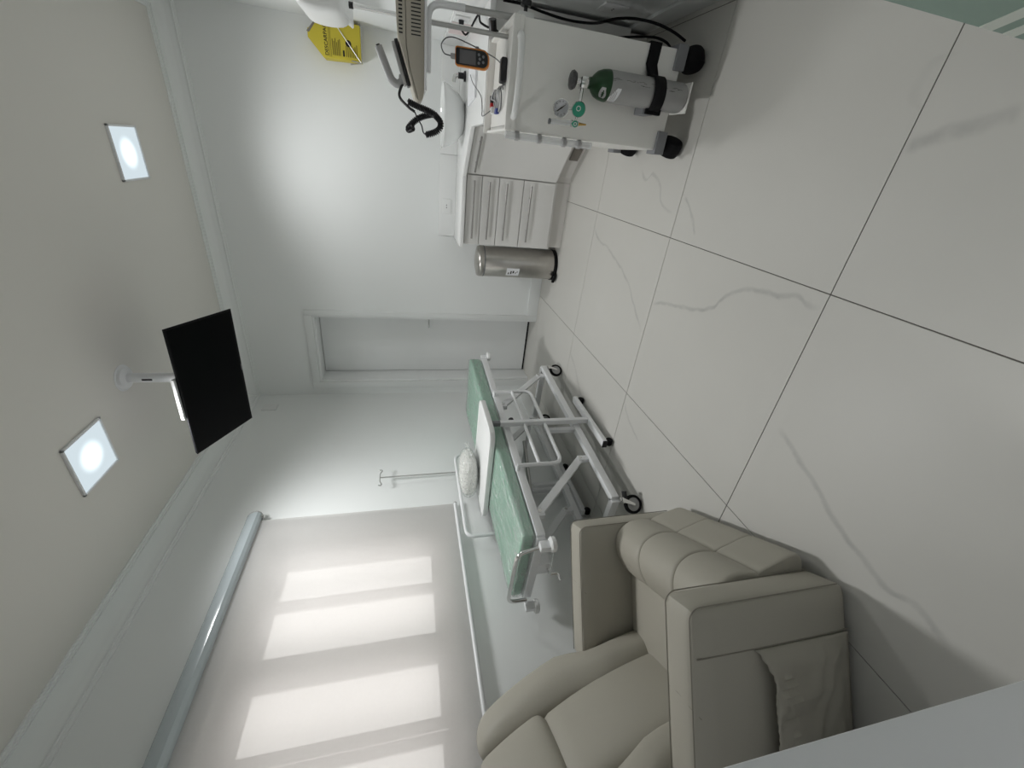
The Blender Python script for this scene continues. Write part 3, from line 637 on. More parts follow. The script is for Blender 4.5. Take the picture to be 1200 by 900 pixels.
# clear tubes for catheters on the left edge
mb = MB(); mb.tube([(CX0-0.018, CY0+0.01, 0.85), (CX0-0.018, CY0+0.01, 0.455)], 0.014, 14)
tb = obj('clear_tube', mb, CLEARP, t, world=True)
for z in (0.80, 0.70, 0.585, 0.515): obj('tube_clip', MB().lathe([(0.0155, z-0.010), (0.0175, z-0.008), (0.0175, z+0.008), (0.0155, z+0.010)], 16, Matrix.Translation((CX0-0.018, CY0+0.01, 0))), LGREY, tb, world=True)
# oxygen bottle ledge and strap
obj('bottle_ledge', MB().box(0.503, 0.612, 0.888, CY0+0.004, 0.106, 0.113, 0.002), CARTM, t, world=True)
OX, OY = 0.557, 0.936
obj('bottle_bracket', MB().box(0.482, 0.52, 0.93, CY0+0.003, 0.235, 0.285, 0.004), GPLAS, t, world=True)
mb = MB(); vv = []; path = []
for k in range(13):
    a = math.radians(35-k*(215/12)); path.append((OX+0.0595*math.cos(a), OY+0.0595*math.sin(a)))
path = [(CX1+0.003, CY0+0.06), (CX1+0.003, CY0-0.003), (0.665, CY0-0.004)]+path+[(0.497, CY0-0.004)]
n = len(path)
for i, (x, y) in enumerate(path):
    tz = 0.235+0.018*math.sin(i/(n-1)*PI)+(0.012 if i < 3 else 0); vv += [(x, y, tz-0.026), (x, y, tz+0.026)]
ff = [(2*i, 2*i+2, 2*i+3, 2*i+1) for i in range(n-1)]
st = obj('strap', MB().add(vv, ff), BLACK, t, world=True)
so = st.modifiers.new('thick', 'SOLIDIFY'); so.thickness = 0.004; so.offset = 1
obj('buckle', MB().box(0.484, 0.522, 0.918, 0.935, 0.205, 0.275, 0.004), BLACK, st, world=True)
# steel uprights and shelf for the monitor
RY = 1.20
up1 = obj('upright', MB().tube(rounded([(0.775, RY, 0.56), (0.762, RY, 1.165), (0.54, RY, 1.165)], 0.055, 8), 0.0115, 14), STEELG, t, world=True)
obj('sleeve', MB().tube(rounded([(0.7665, RY, 1.02), (0.762, RY, 1.165), (0.535, RY, 1.165)], 0.055, 8), 0.0128, 14), WMET, up1, world=True)
obj('upright', MB().tube([(0.705, RY+0.01, CT-0.015), (0.703, RY+0.01, 1.16)], 0.0085, 12), STEELG, t, world=True)
obj('monitor_shelf', MB().box(0.46, 0.80, 1.06, 1.42, 1.176, 1.184, 0.002), WMET, t, world=True)
cl_ = obj('clamp', MB().box(CX1+0.002, 0.792, RY-0.02, RY+0.02, 0.735, 0.80, 0.004), WPLAS, t, world=True)
mb = MB(); mb.cyl((0.79, RY, 0.77), (0.812, RY, 0.77), 0.008); mb.cyl((0.812, RY, 0.77), (0.83, RY, 0.77), 0.022, 18)
obj('clamp_knob', mb, BLKP, cl_, world=True)
pole = thing('drip_pole', 'slim steel drip pole rising behind the defibrillator', 'pole', (0.76, 1.455, CT))
mb = MB(); mb.tube([(0.757, 1.455, 0.60), (0.757, 1.455, 1.472)], 0.0085, 12)
obj('rod', mb, CHROME, pole, world=True)
obj('end_cap', MB().cyl((0.757, 1.455, 1.47), (0.757, 1.455, 1.488), 0.012, 14), BLKP, pole, world=True)
obj('knob', MB().cyl((0.76, 1.44, 0.86), (0.80, 1.42, 0.87), 0.018, 14), BLKP, pole, world=True)

# oxygen bottle
t = thing('oxygen_bottle', 'grey oxygen bottle with dark green shoulder strapped to the cart', 'gas bottle', (OX, OY, 0.113))
b0 = 0.113
bt = obj('body', MB().lathe([(0.040, 0.0), (0.051, 0.006), (0.055, 0.018), (0.055, 0.352)], 40), ALUC, t, sharp=50)
sh = obj('shoulder', MB().lathe([(0.0552, 0.350), (0.0552, 0.356), (0.052, 0.378), (0.044, 0.398), (0.031, 0.412), (0.021, 0.420), (0.019, 0.432)], 40), GREEN, t, sharp=60)
vl = obj('valve', MB().lathe([(0.013, 0.43), (0.013, 0.445), (0.016, 0.447), (0.016, 0.462), (0.011, 0.466), (0.011, 0.492)], 20), CHROME, t)
obj('hand_wheel', MB().lathe([(0.012, 0.485), (0.028, 0.488), (0.034, 0.497), (0.030, 0.508), (0.01, 0.513), (0.001, 0.513)], 9), mat('dark_knob', (0.05, 0.05, 0.05), 0.4, noise=0.6, nscale=60), t)
def on_bottle(a0, a1, z0, z1, r, poly=None, n=7):
    vv = []
    for k in range(n):
        a = a0+(a1-a0)*k/(n-1); vv += [(r*math.cos(a), r*math.sin(a), z0(k/(n-1)) if callable(z0) else z0), (r*math.cos(a), r*math.sin(a), z1(k/(n-1)) if callable(z1) else z1)]
    return vv, [(2*k, 2*k+2, 2*k+3, 2*k+1) for k in range(n-1)]
st = obj('label_sticker', MB().add(*on_bottle(math.radians(-158), math.radians(-100), lambda q: 0.318-0.012*q, lambda q: 0.352-0.022*abs(q-0.25)-0.02*max(0, q-0.4), 0.0556)), PAPER, bt, label='white printed sticker')
mb = MB()
for k in range(4): mb.add(*on_bottle(math.radians(-155), math.radians(-112+k*2), 0.322+k*0.006, 0.3245+k*0.006, 0.0558))
obj('sticker_print', mb, LGREY, st)
def sh_r(z): return 0.0553 if z < 0.356 else (0.0553-0.0033*(z-0.356)/0.022 if z < 0.378 else 0.052-0.008*(z-0.378)/0.02)
vv = []; n = 6
for k in range(n):
    a = math.radians(-150+k*9)
    for z in (0.368-0.004*math.sin(k), 0.394-0.006*(k-2.5)**2/6): r = sh_r(z)+0.0012; vv.append((r*math.cos(a), r*math.sin(a), z))
obj('torn_label', MB().add(vv, [(2*k, 2*k+2, 2*k+3, 2*k+1) for k in range(n-1)]), LGREY, sh)
random.seed(3); mb = MB()
for k in range(26):
    a = math.radians(random.choice((-78, -70, -66))+random.uniform(-2, 2)); z = random.uniform(0.03, 0.34); l_ = random.uniform(0.006, 0.022)
    mb.add(*on_bottle(a, a+0.02, z, z+l_, 0.0553, n=2))
obj('scuff_mark', mb, INK, bt)
# regulator with gauge and flow meter
t = thing('oxygen_regulator', 'green and chrome oxygen regulator with round pressure gauge and flow meter', 'regulator', (0.47, OY, 0.60))
yk = OY-0.012
mb = MB(); mb.box(OX-0.024, OX+0.014, yk-0.02, yk+0.02, 0.556, 0.584, 0.004); mb.tube([(OX-0.02, yk, 0.572), (0.477, yk-0.01, 0.575)], 0.0075, 12)
obj('yoke', mb, CHROME, t, world=True)
def disc(c, n, prof, seg=28, caps=True):
    c, n = Vector(c), Vector(n).normalized(); x = n.orthogonal().normalized(); y = n.cross(x)
    return MB().lathe(prof, seg, caps=caps, M=Matrix(((x.x, y.x, n.x, c.x), (x.y, y.y, n.y, c.y), (x.z, y.z, n.z, c.z), (0, 0, 0, 1))))
nf = Vector((-0.12, -1, 0.22)).normalized()
rc = Vector((0.462, yk-0.008, 0.577))
rg = obj('regulator_body', disc(rc, nf, [(0.001, -0.012), (0.024, -0.012), (0.0285, -0.004), (0.0285, 0.010), (0.026, 0.014), (0.001, 0.014)]), CHROME, t, world=True)
obj('green_cap', disc(rc, nf, [(0.0262, 0.0135), (0.0262, 0.017), (0.016, 0.019), (0.001, 0.019)]), MEDGR, rg, world=True)
obj('cap_mark', disc(rc+nf*0.0195+Vector((0.003, 0, 0.002)), nf, [(0.0065, 0), (0.007, 0.0006), (0.009, 0.0006), (0.0095, 0)], 28, False), WCAB, rg, world=True)
gc = Vector((0.457, yk-0.010, 0.652))
obj('gauge_stem', MB().cyl(rc+Vector((0, 0, 0.02)), gc-Vector((0, 0, 0.022)), 0.006, 12), CHROME, t, world=True)
ga = obj('gauge', disc(gc, nf, [(0.001, -0.014), (0.028, -0.013), (0.033, -0.006), (0.033, 0.008), (0.030, 0.010), (0.030, 0.006)]), CHROME, t, world=True)
dl = obj('dial', disc(gc, nf, [(0.001, 0.0062), (0.030, 0.0062)]), PAPER, ga, world=True)
gx = nf.cross(Vector((0, 0, 1))).normalized(); gx = gx if gx.x > 0 else -gx; gu = gx.cross(nf); gu = gu if gu.z > 0 else -gu
mb = MB(); o_ = gc+nf*0.0075; dn = (gx*0.62-gu*0.78); dn.normalize(); sn = dn.cross(nf)
mb.add([o_+dn*0.024, o_+sn*0.0028, o_-dn*0.019+sn*0.002, o_-dn*0.019-sn*0.002, o_-sn*0.0028], [(0, 1, 2, 3, 4)])
obj('needle', mb, INK, dl, world=True)
mb = MB()
for k in range(9):
    a = math.radians(225-k*33.75); e = gx*math.cos(a)+gu*math.sin(a); f_ = e.cross(nf); o_ = gc+nf*0.0068
    mb.add([o_+e*0.026+f_*0.0018, o_+e*0.026-f_*0.0018, o_+e*0.020-f_*0.0018, o_+e*0.020+f_*0.0018], [(0, 1, 2, 3)])
obj('dial_marks', mb, LGREY, dl, world=True)
fcx = Vector((0.411, yk-0.012, 0.585))
obj('link_pipe', MB().cyl(rc+Vector((-0.018, 0, 0)), fcx, 0.005, 10), CHROME, t, world=True)
mb = MB(); mb.cyl(fcx-Vector((0, 0, 0.014)), fcx+Vector((0, 0, 0.012)), 0.010, 14); mb.cyl(fcx+Vector((0, 0, 0.010)), fcx+Vector((0, 0, 0.018)), 0.012, 14)
fm = obj('flow_valve', mb, CHROME, t, world=True)
obj('flow_knob', disc(fcx+nf*0.008, nf, [(0.001, 0), (0.012, 0), (0.012, 0.012), (0.010, 0.014), (0.001, 0.014)], 16), MEDGR, fm, world=True)
obj('knob_ring', disc(fcx+nf*0.0223, nf, [(0.004, 0), (0.0045, 0.0006), (0.007, 0.0006), (0.0072, 0)], 16, False), WCAB, fm, world=True)
obj('hose_barb', MB().tube([fcx-Vector((0, 0, 0.014)), fcx-Vector((-0.001, 0, 0.024)), fcx-Vector((-0.002, 0, 0.05))], [0.008, 0.0055, 0.003], 12), BRASS, fm, world=True)
obj('flow_tube', MB().cyl(fcx+Vector((0, 0, 0.018)), fcx+Vector((-0.004, 0, 0.105)), 0.0095, 14), CLEARP, fm, world=True)
obj('tube_cap', MB().cyl(fcx+Vector((-0.004, 0, 0.105)), fcx+Vector((-0.004, 0, 0.112)), 0.0105, 14), GCAB, fm, world=True)

# defibrillator
DY0, DY1 = 1.10, 1.36; DZ0 = 1.184
t = thing('defibrillator', 'beige defibrillator with vent slots on the shelf above the cart', 'defibrillator', (0.62, 1.23, DZ0))
def dq(x, y): p = PY(x, y, DY0); return (p.x, p.z)
lowp = [(0.79, DZ0+0.001), (0.455, DZ0+0.001), (0.432, DZ0+0.006), (0.424, DZ0+0.022), (0.53, DZ0+0.056), (0.60, DZ0+0.068), (0.79, DZ0+0.070)]
upp = [(0.79, DZ0+0.072), (0.60, DZ0+0.070), (0.53, DZ0+0.058), (0.424, DZ0+0.024), (0.436, DZ0+0.036), (0.62, DZ0+0.098), (0.66, DZ0+0.104), (0.79, DZ0+0.108)]
obj('lower_case', MB().prism(lowp, 'y', DY0, DY1, 0.002), BEIGED, t, world=True)
obj('upper_case', MB().prism(upp, 'y', DY0+0.002, DY1-0.002, 0.002), BEIGE, t, world=True)
for k in range(12):
    x = 0.635+k*0.0115
    obj('vent_slot', MB().box(x-0.002, x+0.002, DY0-0.0008, DY0+0.001, DZ0+0.014, DZ0+0.050), BLKP, t, world=True)
    obj('vent_slot', MB().box(x-0.0025, x+0.0025, DY0+0.0010, DY0+0.003, DZ0+0.082, DZ0+0.096), BLKP, t, world=True)
# paddle on top
t2 = thing('defibrillator_paddle', 'grey defibrillator paddle with curved grip resting on the beige case', 'paddle', (0.55, 1.2, DZ0+0.09))
def tq(x, h, y=1.20): return Vector((x, y, DZ0+0.036+(x-0.436)*0.337+h))
obj('cradle', MB().beam(tq(0.475, 0.010), tq(0.625, 0.010), 0.07, 0.014, 0.003, roll=(0, 1, 0)), BLKP, t2, world=True)
obj('electrode_plate', MB().beam(tq(0.478, 0.024), tq(0.615, 0.024), 0.075, 0.012, 0.003, roll=(0, 1, 0)), LGREY, t2, world=True)
gp = smooth_path([(0.512, 1.20, 1.268), (0.492, 1.20, 1.272), (0.480, 1.20, 1.290), (0.492, 1.20, 1.313), (0.52, 1.20, 1.328), (0.556, 1.20, 1.344), (0.596, 1.20, 1.362)], 6)
obj('grip', MB().tube(gp, [0.0155]*len(gp), 14), LGREY, t2, world=True)
obj('grip_tip', MB().cyl(gp[-1], gp[-1]+(gp[-1]-gp[-3]).normalized()*0.006, 0.008, 12), BLKP, t2, world=True)
# coiled cable
YC = 1.17
t3 = thing('coiled_cable', 'black coiled cable hanging from the end of the defibrillator', 'cable', (0.43, YC, 1.17))
def cpt(x, y, Y=YC): return PY(x, y, Y)
lead = smooth_path([tq(0.492, 0.028), cpt(468, 112), cpt(477, 124), cpt(486, 131)], 8)
obj('lead', MB().tube(lead, 0.0055, 10), BLKP, t3, world=True)
def coil(path, R, r, pitch):
    P = smooth_path(path, 14); L = [0]
    for a, b__ in zip(P, P[1:]): L.append(L[-1]+(b__-a).length)
    N = int(L[-1]/pitch*9); out = []; j = 0; nn = Vector((0, 1, 0))
    for i in range(N+1):
        s = L[-1]*i/N
        while j < len(L)-2 and L[j+1] < s: j += 1
        f = (s-L[j])/max(1e-9, L[j+1]-L[j]); p = P[j].lerp(P[j+1], f); tg = (P[j+1]-P[j]).normalized()
        nn = (nn-tg*nn.dot(tg)).normalized(); bb = tg.cross(nn); a = 2*PI*s/pitch
        out.append(p+(nn*math.cos(a)+bb*math.sin(a))*R)
    return MB().tube(out, r, 5)
obj('coil', coil([cpt(478, 119), cpt(490, 125), cpt(502, 130), cpt(509, 134)], 0.0105, 0.0036, 0.0078), BLKP, t3, world=True, sharp=60)
obj('coil', coil([cpt(509, 134), cpt(516, 143, 1.15), cpt(515, 151, 1.14), cpt(507, 156, 1.14), cpt(499, 158, 1.14)], 0.0105, 0.0036, 0.0078), BLKP, t3, world=True, sharp=60)
obj('coil', coil([cpt(506, 134, 1.19), cpt(497, 136, 1.20), cpt(487, 141, 1.20), cpt(480, 148, 1.20), cpt(479, 152, 1.19), cpt(484, 150, 1.17)], 0.0105, 0.0036, 0.0078), BLKP, t3, world=True, sharp=60)
obj('lead', MB().tube(smooth_path([cpt(486, 131), cpt(489, 138), cpt(494, 147), cpt(496, 155), cpt(499, 158, 1.14)], 6), 0.0028, 8), BLKP, t3, world=True)

# ------------------------------------------------------------------ things on the cart tray
ZT = CT-0.0112
Mo = frame_M(PY(553, 68, 1.30), (1, 0.06, 0.03), (0.04, 0.32, 0.95))
t = thing('pulse_oximeter', 'orange and black handheld pulse oximeter with grey screen on the cart', 'oximeter', (0.60, 1.33, ZT))
W2, H2 = 0.031, 0.072
def rrect(w_, h_, r, top=None):
    pts = []
    for cx_, cy_, a0, rr in ((w_-r, h_-r, 0, r), (-w_+r, h_-r, 90, r), (-w_+(top or r), -h_+(top or r), 180, top or r), (w_-(top or r), -h_+(top or r), 270, top or r)):
        for k in range(6): a = math.radians(a0+k*18); pts.append((cx_+rr*math.cos(a), cy_+rr*math.sin(a)))
    return pts
def slab(pts, z0, z1, M): mb = MB(); n = len(pts); return mb.add([(p[0], p[1], z0) for p in pts]+[(p[0], p[1], z1) for p in pts], [(i, (i+1) % n, n+(i+1) % n, n+i) for i in range(n)]+[tuple(range(n))[::-1], tuple(range(n, 2*n))], M)
obj('rubber_case', slab(rrect(W2+0.005, H2+0.004, 0.010, 0.028), -0.022, -0.002, Mo), ORANGE, t, world=True)
fr_ = obj('front_panel', slab(rrect(W2-0.001, H2, 0.008, 0.025), -0.004, 0.002, Mo), BLKP, t, world=True)
obj('display', MB().box(-0.025, 0.025, -0.018, 0.055, 0.001, 0.0026, 0.0, 1, Mo), SCRG, fr_, world=True)
for bx_, by_ in ((-0.015, -0.032), (0.0, -0.036), (0.015, -0.032), (-0.010, -0.052), (0.010, -0.052)):
    obj('button', MB().lathe([(0.0055, 0.002), (0.0055, 0.0032), (0.001, 0.0034)], 12, Mo @ Matrix.Translation((bx_, by_, 0))), GPLAS, fr_, world=True)
mb = MB(); mb.box(-0.012, 0.008, H2+0.003, H2+0.026, -0.018, -0.004, 0.003, 2, Mo)
pl = obj('cable_plug', mb, LGREY, t, world=True)
c0 = Mo @ Vector((-0.002, H2+0.026, -0.011))
obj('sensor_cable', MB().tube(smooth_path([c0, c0+Vector((0.006, 0, 0.03)), c0+Vector((0.035, 0.0, 0.042)), c0+Vector((0.065, 0.01, 0.012)), c0+Vector((0.066, 0.03, -0.05)), Vector((0.655, 1.38, ZT+0.02)), Vector((0.60, 1.25, ZT+0.008)), Vector((0.52, 1.20, ZT+0.005))]), 0.0025, 8), GCAB, pl, world=True)
bp2 = PZ(590, 82, ZT+0.01)
tag(obj('sensor_clip', MB().box(-0.045, 0.045, -0.022, 0.022, 0, 0.026, 0.008, 3, Matrix.Rotation(0.10, 4, 'Z')), BLKP), 'small black sensor box lying on the cart tray', 'sensor').location = (0.585, 1.19, ZT)
cb = thing('lead_cable', 'bundle of thin white lead wires with red and black plug on the tray', 'cable', (0.50, 1.30, ZT))
random.seed(11)
for k in range(12):
    y = 1.14+k*0.024; h_ = 0.012+0.012*random.random(); pts = [Vector((0.535-0.002*k, y+0.03, ZT+0.005)), Vector((0.525, y+0.05-0.008*k, ZT+h_)), Vector((0.495, y+0.02+random.uniform(-0.02, 0.02), ZT+h_)), Vector((0.455+0.004*k, 1.20+0.02*k, ZT+0.008)), Vector((0.44, 1.25+0.008*k, ZT+0.005))]
    obj('wire', MB().tube(smooth_path(pts), 0.0026, 6), GCAB if k % 3 == 0 else LGREY if k % 3 == 1 else WCAB, cb, world=True)
obj('plug', MB().cyl((0.51, 1.42, ZT+0.012), (0.478, 1.405, ZT+0.012), 0.011, 14), BLKP, cb, world=True)
obj('red_collar', MB().cyl((0.478, 1.405, ZT+0.012), (0.464, 1.399, ZT+0.012), 0.012, 14), RED, cb, world=True)
obj('plug_end', MB().cyl((0.464, 1.399, ZT+0.012), (0.438, 1.388, ZT+0.012), 0.009, 14), WPLAS, cb, world=True)
obj('blue_tie', MB().box(0.432, 0.455, 1.27, 1.32, ZT+0.001, ZT+0.016, 0.004), BLUE, cb, world=True)
tag(obj('white_cable_loop', MB().tube(smooth_path([(0.66, 2.02, CZ+0.02), (0.60, 1.82, CZ+0.03), (0.53, 1.66, CZ+0.006), (0.465, 1.60, CZ+0.004), (0.43, 1.50, CT+0.03), (0.455, 1.42, CT+0.0)]), 0.0022, 8), GCAB, base=(0.5, 1.6, CZ)), 'thin grey cable draped from the counter over the cart edge', 'cable')
# black mains cord by the right wall
cpts = [(0.90, 1.533, 0.93), (0.90, 1.533, 0.805), (0.90, 1.533, 0.709), (0.90, 1.60, 0.476), (0.90, 1.584, 0.303), (0.895, 1.42, 0.22)]
wp = [PX(590, 0, 0.86), PX(613, 5, 0.86), PX(636, 14, 0.86), PX(660, 22, 0.86), PX(680, 26, 0.86), PX(700, 27, 0.86), PX(722, 22, 0.86), PX(745, 22, 0.85), PX(770, 28, 0.83), PX(790, 38, 0.81), PX(803, 48, 0.79)]
wp = [p if p.z > 0.01 else Vector((p.x, p.y, 0.01)) for p in wp]
tag(obj('power_cord', MB().tube(smooth_path(wp), 0.0055, 10), BLACK, base=(0.86, 1.5, 0.0)), 'thick black mains cord hanging between cart and right wall', 'cord')
wp = [PX(725, 44, 0.80), PX(750, 43, 0.80), PX(768, 44, 0.79), PX(780, 49, 0.775), PX(786, 56, 0.765)]
tag(obj('power_cord', MB().tube(smooth_path(wp), 0.005, 10), BLACK, base=(0.8, 1.4, 0.0)), 'shorter black cord close along the lower side of the cart', 'cord')
wp = [Vector((XR-0.07, 2.02, 0.945)), Vector((0.83, 1.95, 0.92)), PY(560, 18, 1.75), PY(563, 26, 1.65), PY(572, 32, 1.58), PY(582, 36, 1.53), Vector((0.75, 1.515, 0.80))]
tag(obj('plug_cord', MB().tube(smooth_path(wp), 0.005, 10), BLACK, base=(0.8, 1.8, 0.9)), 'black plug cord running from the outlet down behind the cart', 'cord')

# ------------------------------------------------------------------ bed
ph = math.radians(3.3); BC = Vector((-1.572, 1.228, 0))
bed = thing('hospital_bed', 'white tubular hospital bed with green vinyl mattress along the window wall', 'bed', BC, -ph)
HW, HL = 0.26, 0.905
mb = MB()
for s in (-1, 1): mb.beam((s*HW, -HL+0.02, 0.64), (s*HW, HL, 0.64), 0.03, 0.045, 0.003)
mb.beam((-HW, -HL+0.02, 0.64), (HW, -HL+0.02, 0.64), 0.045, 0.03, 0.003, roll=(0, 0, 1)); mb.beam((-HW, HL, 0.64), (HW, HL, 0.64), 0.045, 0.03, 0.003, roll=(0, 0, 1))
for y in (-0.45, 0.0, 0.45): mb.beam((-HW, y, 0.635), (HW, y, 0.635), 0.025, 0.025, 0.002)
obj('top_frame', mb, WMET, bed)
mb = MB()
for s in (-1, 1): mb.beam((s*HW, -0.70, 0.15), (s*HW, 0.755, 0.15), 0.04, 0.045, 0.003)
for y in (-0.70, 0.755): mb.beam((-HW, y, 0.15), (HW, y, 0.15), 0.045, 0.04, 0.003, roll=(0, 0, 1))
obj('base_frame', mb, WMET, bed)
for s in (-1, 1):
    obj('support_post', MB().beam((s*HW, -0.075, 0.17), (s*HW, -0.075, 0.385), 0.03, 0.03, 0.002), WMET, bed)
    for lo, hi in ((-0.345, -0.725), (0.645, 0.255)):
        x = s*(HW-0.022); a = Vector((x, lo, 0.225)); b_ = Vector((x, hi, 0.60))
        lg = obj('lift_strut', MB().beam(a, b_, 0.022, 0.045, 0.003), WMET, bed)
        mb = MB(); mb.cyl((x-0.02, lo, 0.225), (x+0.02, lo, 0.225), 0.011, 12); mb.cyl((x-0.02, hi, 0.60), (x+0.02, hi, 0.60), 0.011, 12)
        obj('pivot_bolt', mb, CHROME, lg)
        obj('bracket', MB().box(x-0.016, x+0.016, hi-0.03, hi+0.02, 0.575, 0.622, 0.003), WMET, lg); obj('bracket', MB().box(x-0.016, x+0.016, lo-0.02, lo+0.02, 0.17, 0.24, 0.003), WMET, lg)
for hi in (-0.725, 0.255): obj('cross_tube', MB().tube([(-HW+0.03, hi, 0.60), (HW-0.03, hi, 0.60)], 0.014, 12), WMET, bed)
obj('cross_tube', MB().tube([(-HW+0.03, 0.12, 0.42), (HW-0.03, 0.12, 0.42)], 0.012, 12), WMET, bed)
obj('lift_screw', MB().tube([(0, -0.86, 0.60), (0, 0.12, 0.44)], 0.013, 12), STEELG, bed)
cr_ = obj('crank_bracket', MB().box(-0.04, 0.04, -0.90, -0.84, 0.555, 0.62, 0.003), WMET, bed)
obj('crank_handle', MB().tube(rounded([(0.0, -0.88, 0.565), (0.0, -0.935, 0.56), (0.0, -0.935, 0.515), (0.0, -0.975, 0.515)], 0.01), 0.007, 10), CHROME, cr_)
obj('crank_rod', MB().tube([(0.0, -0.935, 0.56), (0.22, -0.93, 0.575)], 0.004, 8), CHROME, cr_)
def caster(x, y, ang, brake):
    R = 0.052; M = Matrix.Translation((x, y, 0)) @ Matrix.Rotation(ang, 4, 'Z')
    Mw = M @ Matrix.Translation((0, -0.03, R)) @ Matrix.Rotation(PI/2, 4, 'Y')
    c = obj('caster', MB().lathe([(R*0.72, -0.013), (R*0.94, -0.013), (R, -0.007), (R, 0.007), (R*0.94, 0.013), (R*0.72, 0.013), (R*0.72, -0.013)], 32, Mw, False), BLACK, bed)
    obj('hub', MB().lathe([(0.001, -0.015), (0.012, -0.015), (0.013, -0.010), (R*0.73, -0.009), (R*0.73, 0.009), (0.013, 0.010), (0.012, 0.015), (0.001, 0.015)], 24, Mw), LGREY, c)
    mb = MB()
    for s in (-1, 1): mb.prism([(0.012, 0.118), (-0.014, 0.118), (-0.037, 0.046), (-0.024, 0.046)], 'x', s*0.018-0.0015, s*0.018+0.0015)
    mb.box(-0.02, 0.02, -0.02, 0.014, 0.112, 0.120, 0.002); mb.cyl((0, 0, 0.118), (0, 0, 0.13), 0.014, 14)
    mb2 = MB(); mb2.add(mb.v, mb.f, M); obj('fork', mb2, CHROME, c)
    if brake: obj('brake_pedal', MB().box(-0.018, 0.018, 0.0, 0.045, 0.088, 0.102, 0.003, 2, M), BLKP, c)
caster(HW+0.01, -0.715, -0.75, True); caster(HW+0.015, 0.735, -0.62, False); caster(-HW, -0.69, -0.5, False); caster(-HW, 0.745, -0.75, True)
# mattress and plastic film
def mfn(p):
    k = (p.y+HL)/(2*HL); dz = 0.03*k*(1 if p.z > 0.7 else 0)
    if p.z > 0.7: dz += 0.0025*math.sin(p.y*21+2*math.sin(p.x*9))
    return Vector((p.x, p.y, p.z+dz))
ma = obj('mattress', MB().cushion(-HW-0.005, HW+0.005, -HL+0.025, HL, 0.664, 0.735, 0.022, 14, mfn), GREENV, bed)
random.seed(5)
def ffn(p):
    q = mfn(p); a = math.sin(p.y*34+5*math.sin(p.x*11+p.y*3))*0.5+math.sin(p.x*60+p.y*8)*0.35
    e = 0.004*max(0, a)
    if p.z > 0.70: q.z += e
    if p.x > HW-0.02: q.x += e*1.5
    if p.y < -HL+0.05: q.y -= 0.003+2.2*e; q.z -= 0.01*(p.z-0.66)/0.08
    return q
obj('plastic_cover', MB().cushion(-HW-0.010, HW+0.009, -HL+0.018, HL+0.004, 0.664, 0.7395, 0.024, 26, ffn), FILM, ma, sharp=70)
# near end: chrome push bar and bumper rollers
obj('push_bar', MB().tube(rounded([(HW-0.03, -HL-0.02, 0.655), (HW-0.05, -HL-0.03, 0.765), (-HW+0.05, -HL-0.03, 0.765), (-HW+0.03, -HL-0.02, 0.655)], 0.05, 8), 0.0105, 14), CHROME, bed)
for sx in (-1, 1):
    for sy in (-1, 1):
        x, y = sx*(HW+0.002), sy*(HL+0.02)-(0.02 if sy < 0 else 0)
        obj('corner_block', MB().box(x-0.017, x+0.017, y-0.022, y+0.022, 0.612, 0.662, 0.003), WMET, bed)
        obj('bumper_roller', MB().lathe([(0.001, -0.015), (0.03, -0.015), (0.037, -0.009), (0.037, 0.009), (0.03, 0.015), (0.001, 0.015)], 28, Matrix.Translation((x+sx*0.01, y, 0.598))), WPLAS, bed)
# side rails: right one folded down, left one raised
def guard(x, y0, y1, zt, zb, zm, name):
    g = obj(name, MB().tube(rounded([(x, y0, zt), (x, y0, zb), (x, y1, zb), (x, y1, zt)], 0.06, 7), 0.0125, 12), WMET, bed)
    obj('rail_bar', MB().tube([(x, y0, zm), (x, y1, zm)], 0.011, 12), WMET, g)
    return g
g = guard(HW+0.045, -0.43, 0.335, 0.66, 0.385, 0.525, 'side_rail')
for y in (-0.43, 0.335): obj('rail_hinge', MB().tube([(HW, y, 0.655), (HW+0.05, y, 0.655)], 0.013, 12), WMET, g)
g = guard(-HW-0.035, -0.43, 0.335, 0.62, 0.918, 0.70, 'side_rail')
for y in (-0.43, 0.335): obj('rail_hinge', MB().tube([(-HW, y, 0.64), (-HW-0.035, y, 0.64)], 0.013, 12), WMET, g)
# drip stand socketed behind the bed
t = thing('iv_pole', 'slim steel drip pole with two hooks on the far side of the bed', 'iv pole', (-1.915, 1.46, 0.58))
obj('rod', MB().tube([(-1.915, 1.46, 0.58), (-1.915, 1.455, 1.48)], 0.006, 12), CHROME, t, world=True)
obj('hook_arm', MB().tube(smooth_path([(-1.915, 1.375, 1.49), (-1.915, 1.372, 1.475), (-1.915, 1.385, 1.468), (-1.915, 1.41, 1.480), (-1.915, 1.455, 1.482), (-1.915, 1.50, 1.480), (-1.915, 1.525, 1.468), (-1.915, 1.538, 1.475), (-1.915, 1.535, 1.49)]), 0.004, 8), CHROME, t, world=True)
obj('rail_clamp', MB().box(-1.925, -1.846, 1.445, 1.475, 0.625, 0.655, 0.004), WMET, t, world=True)

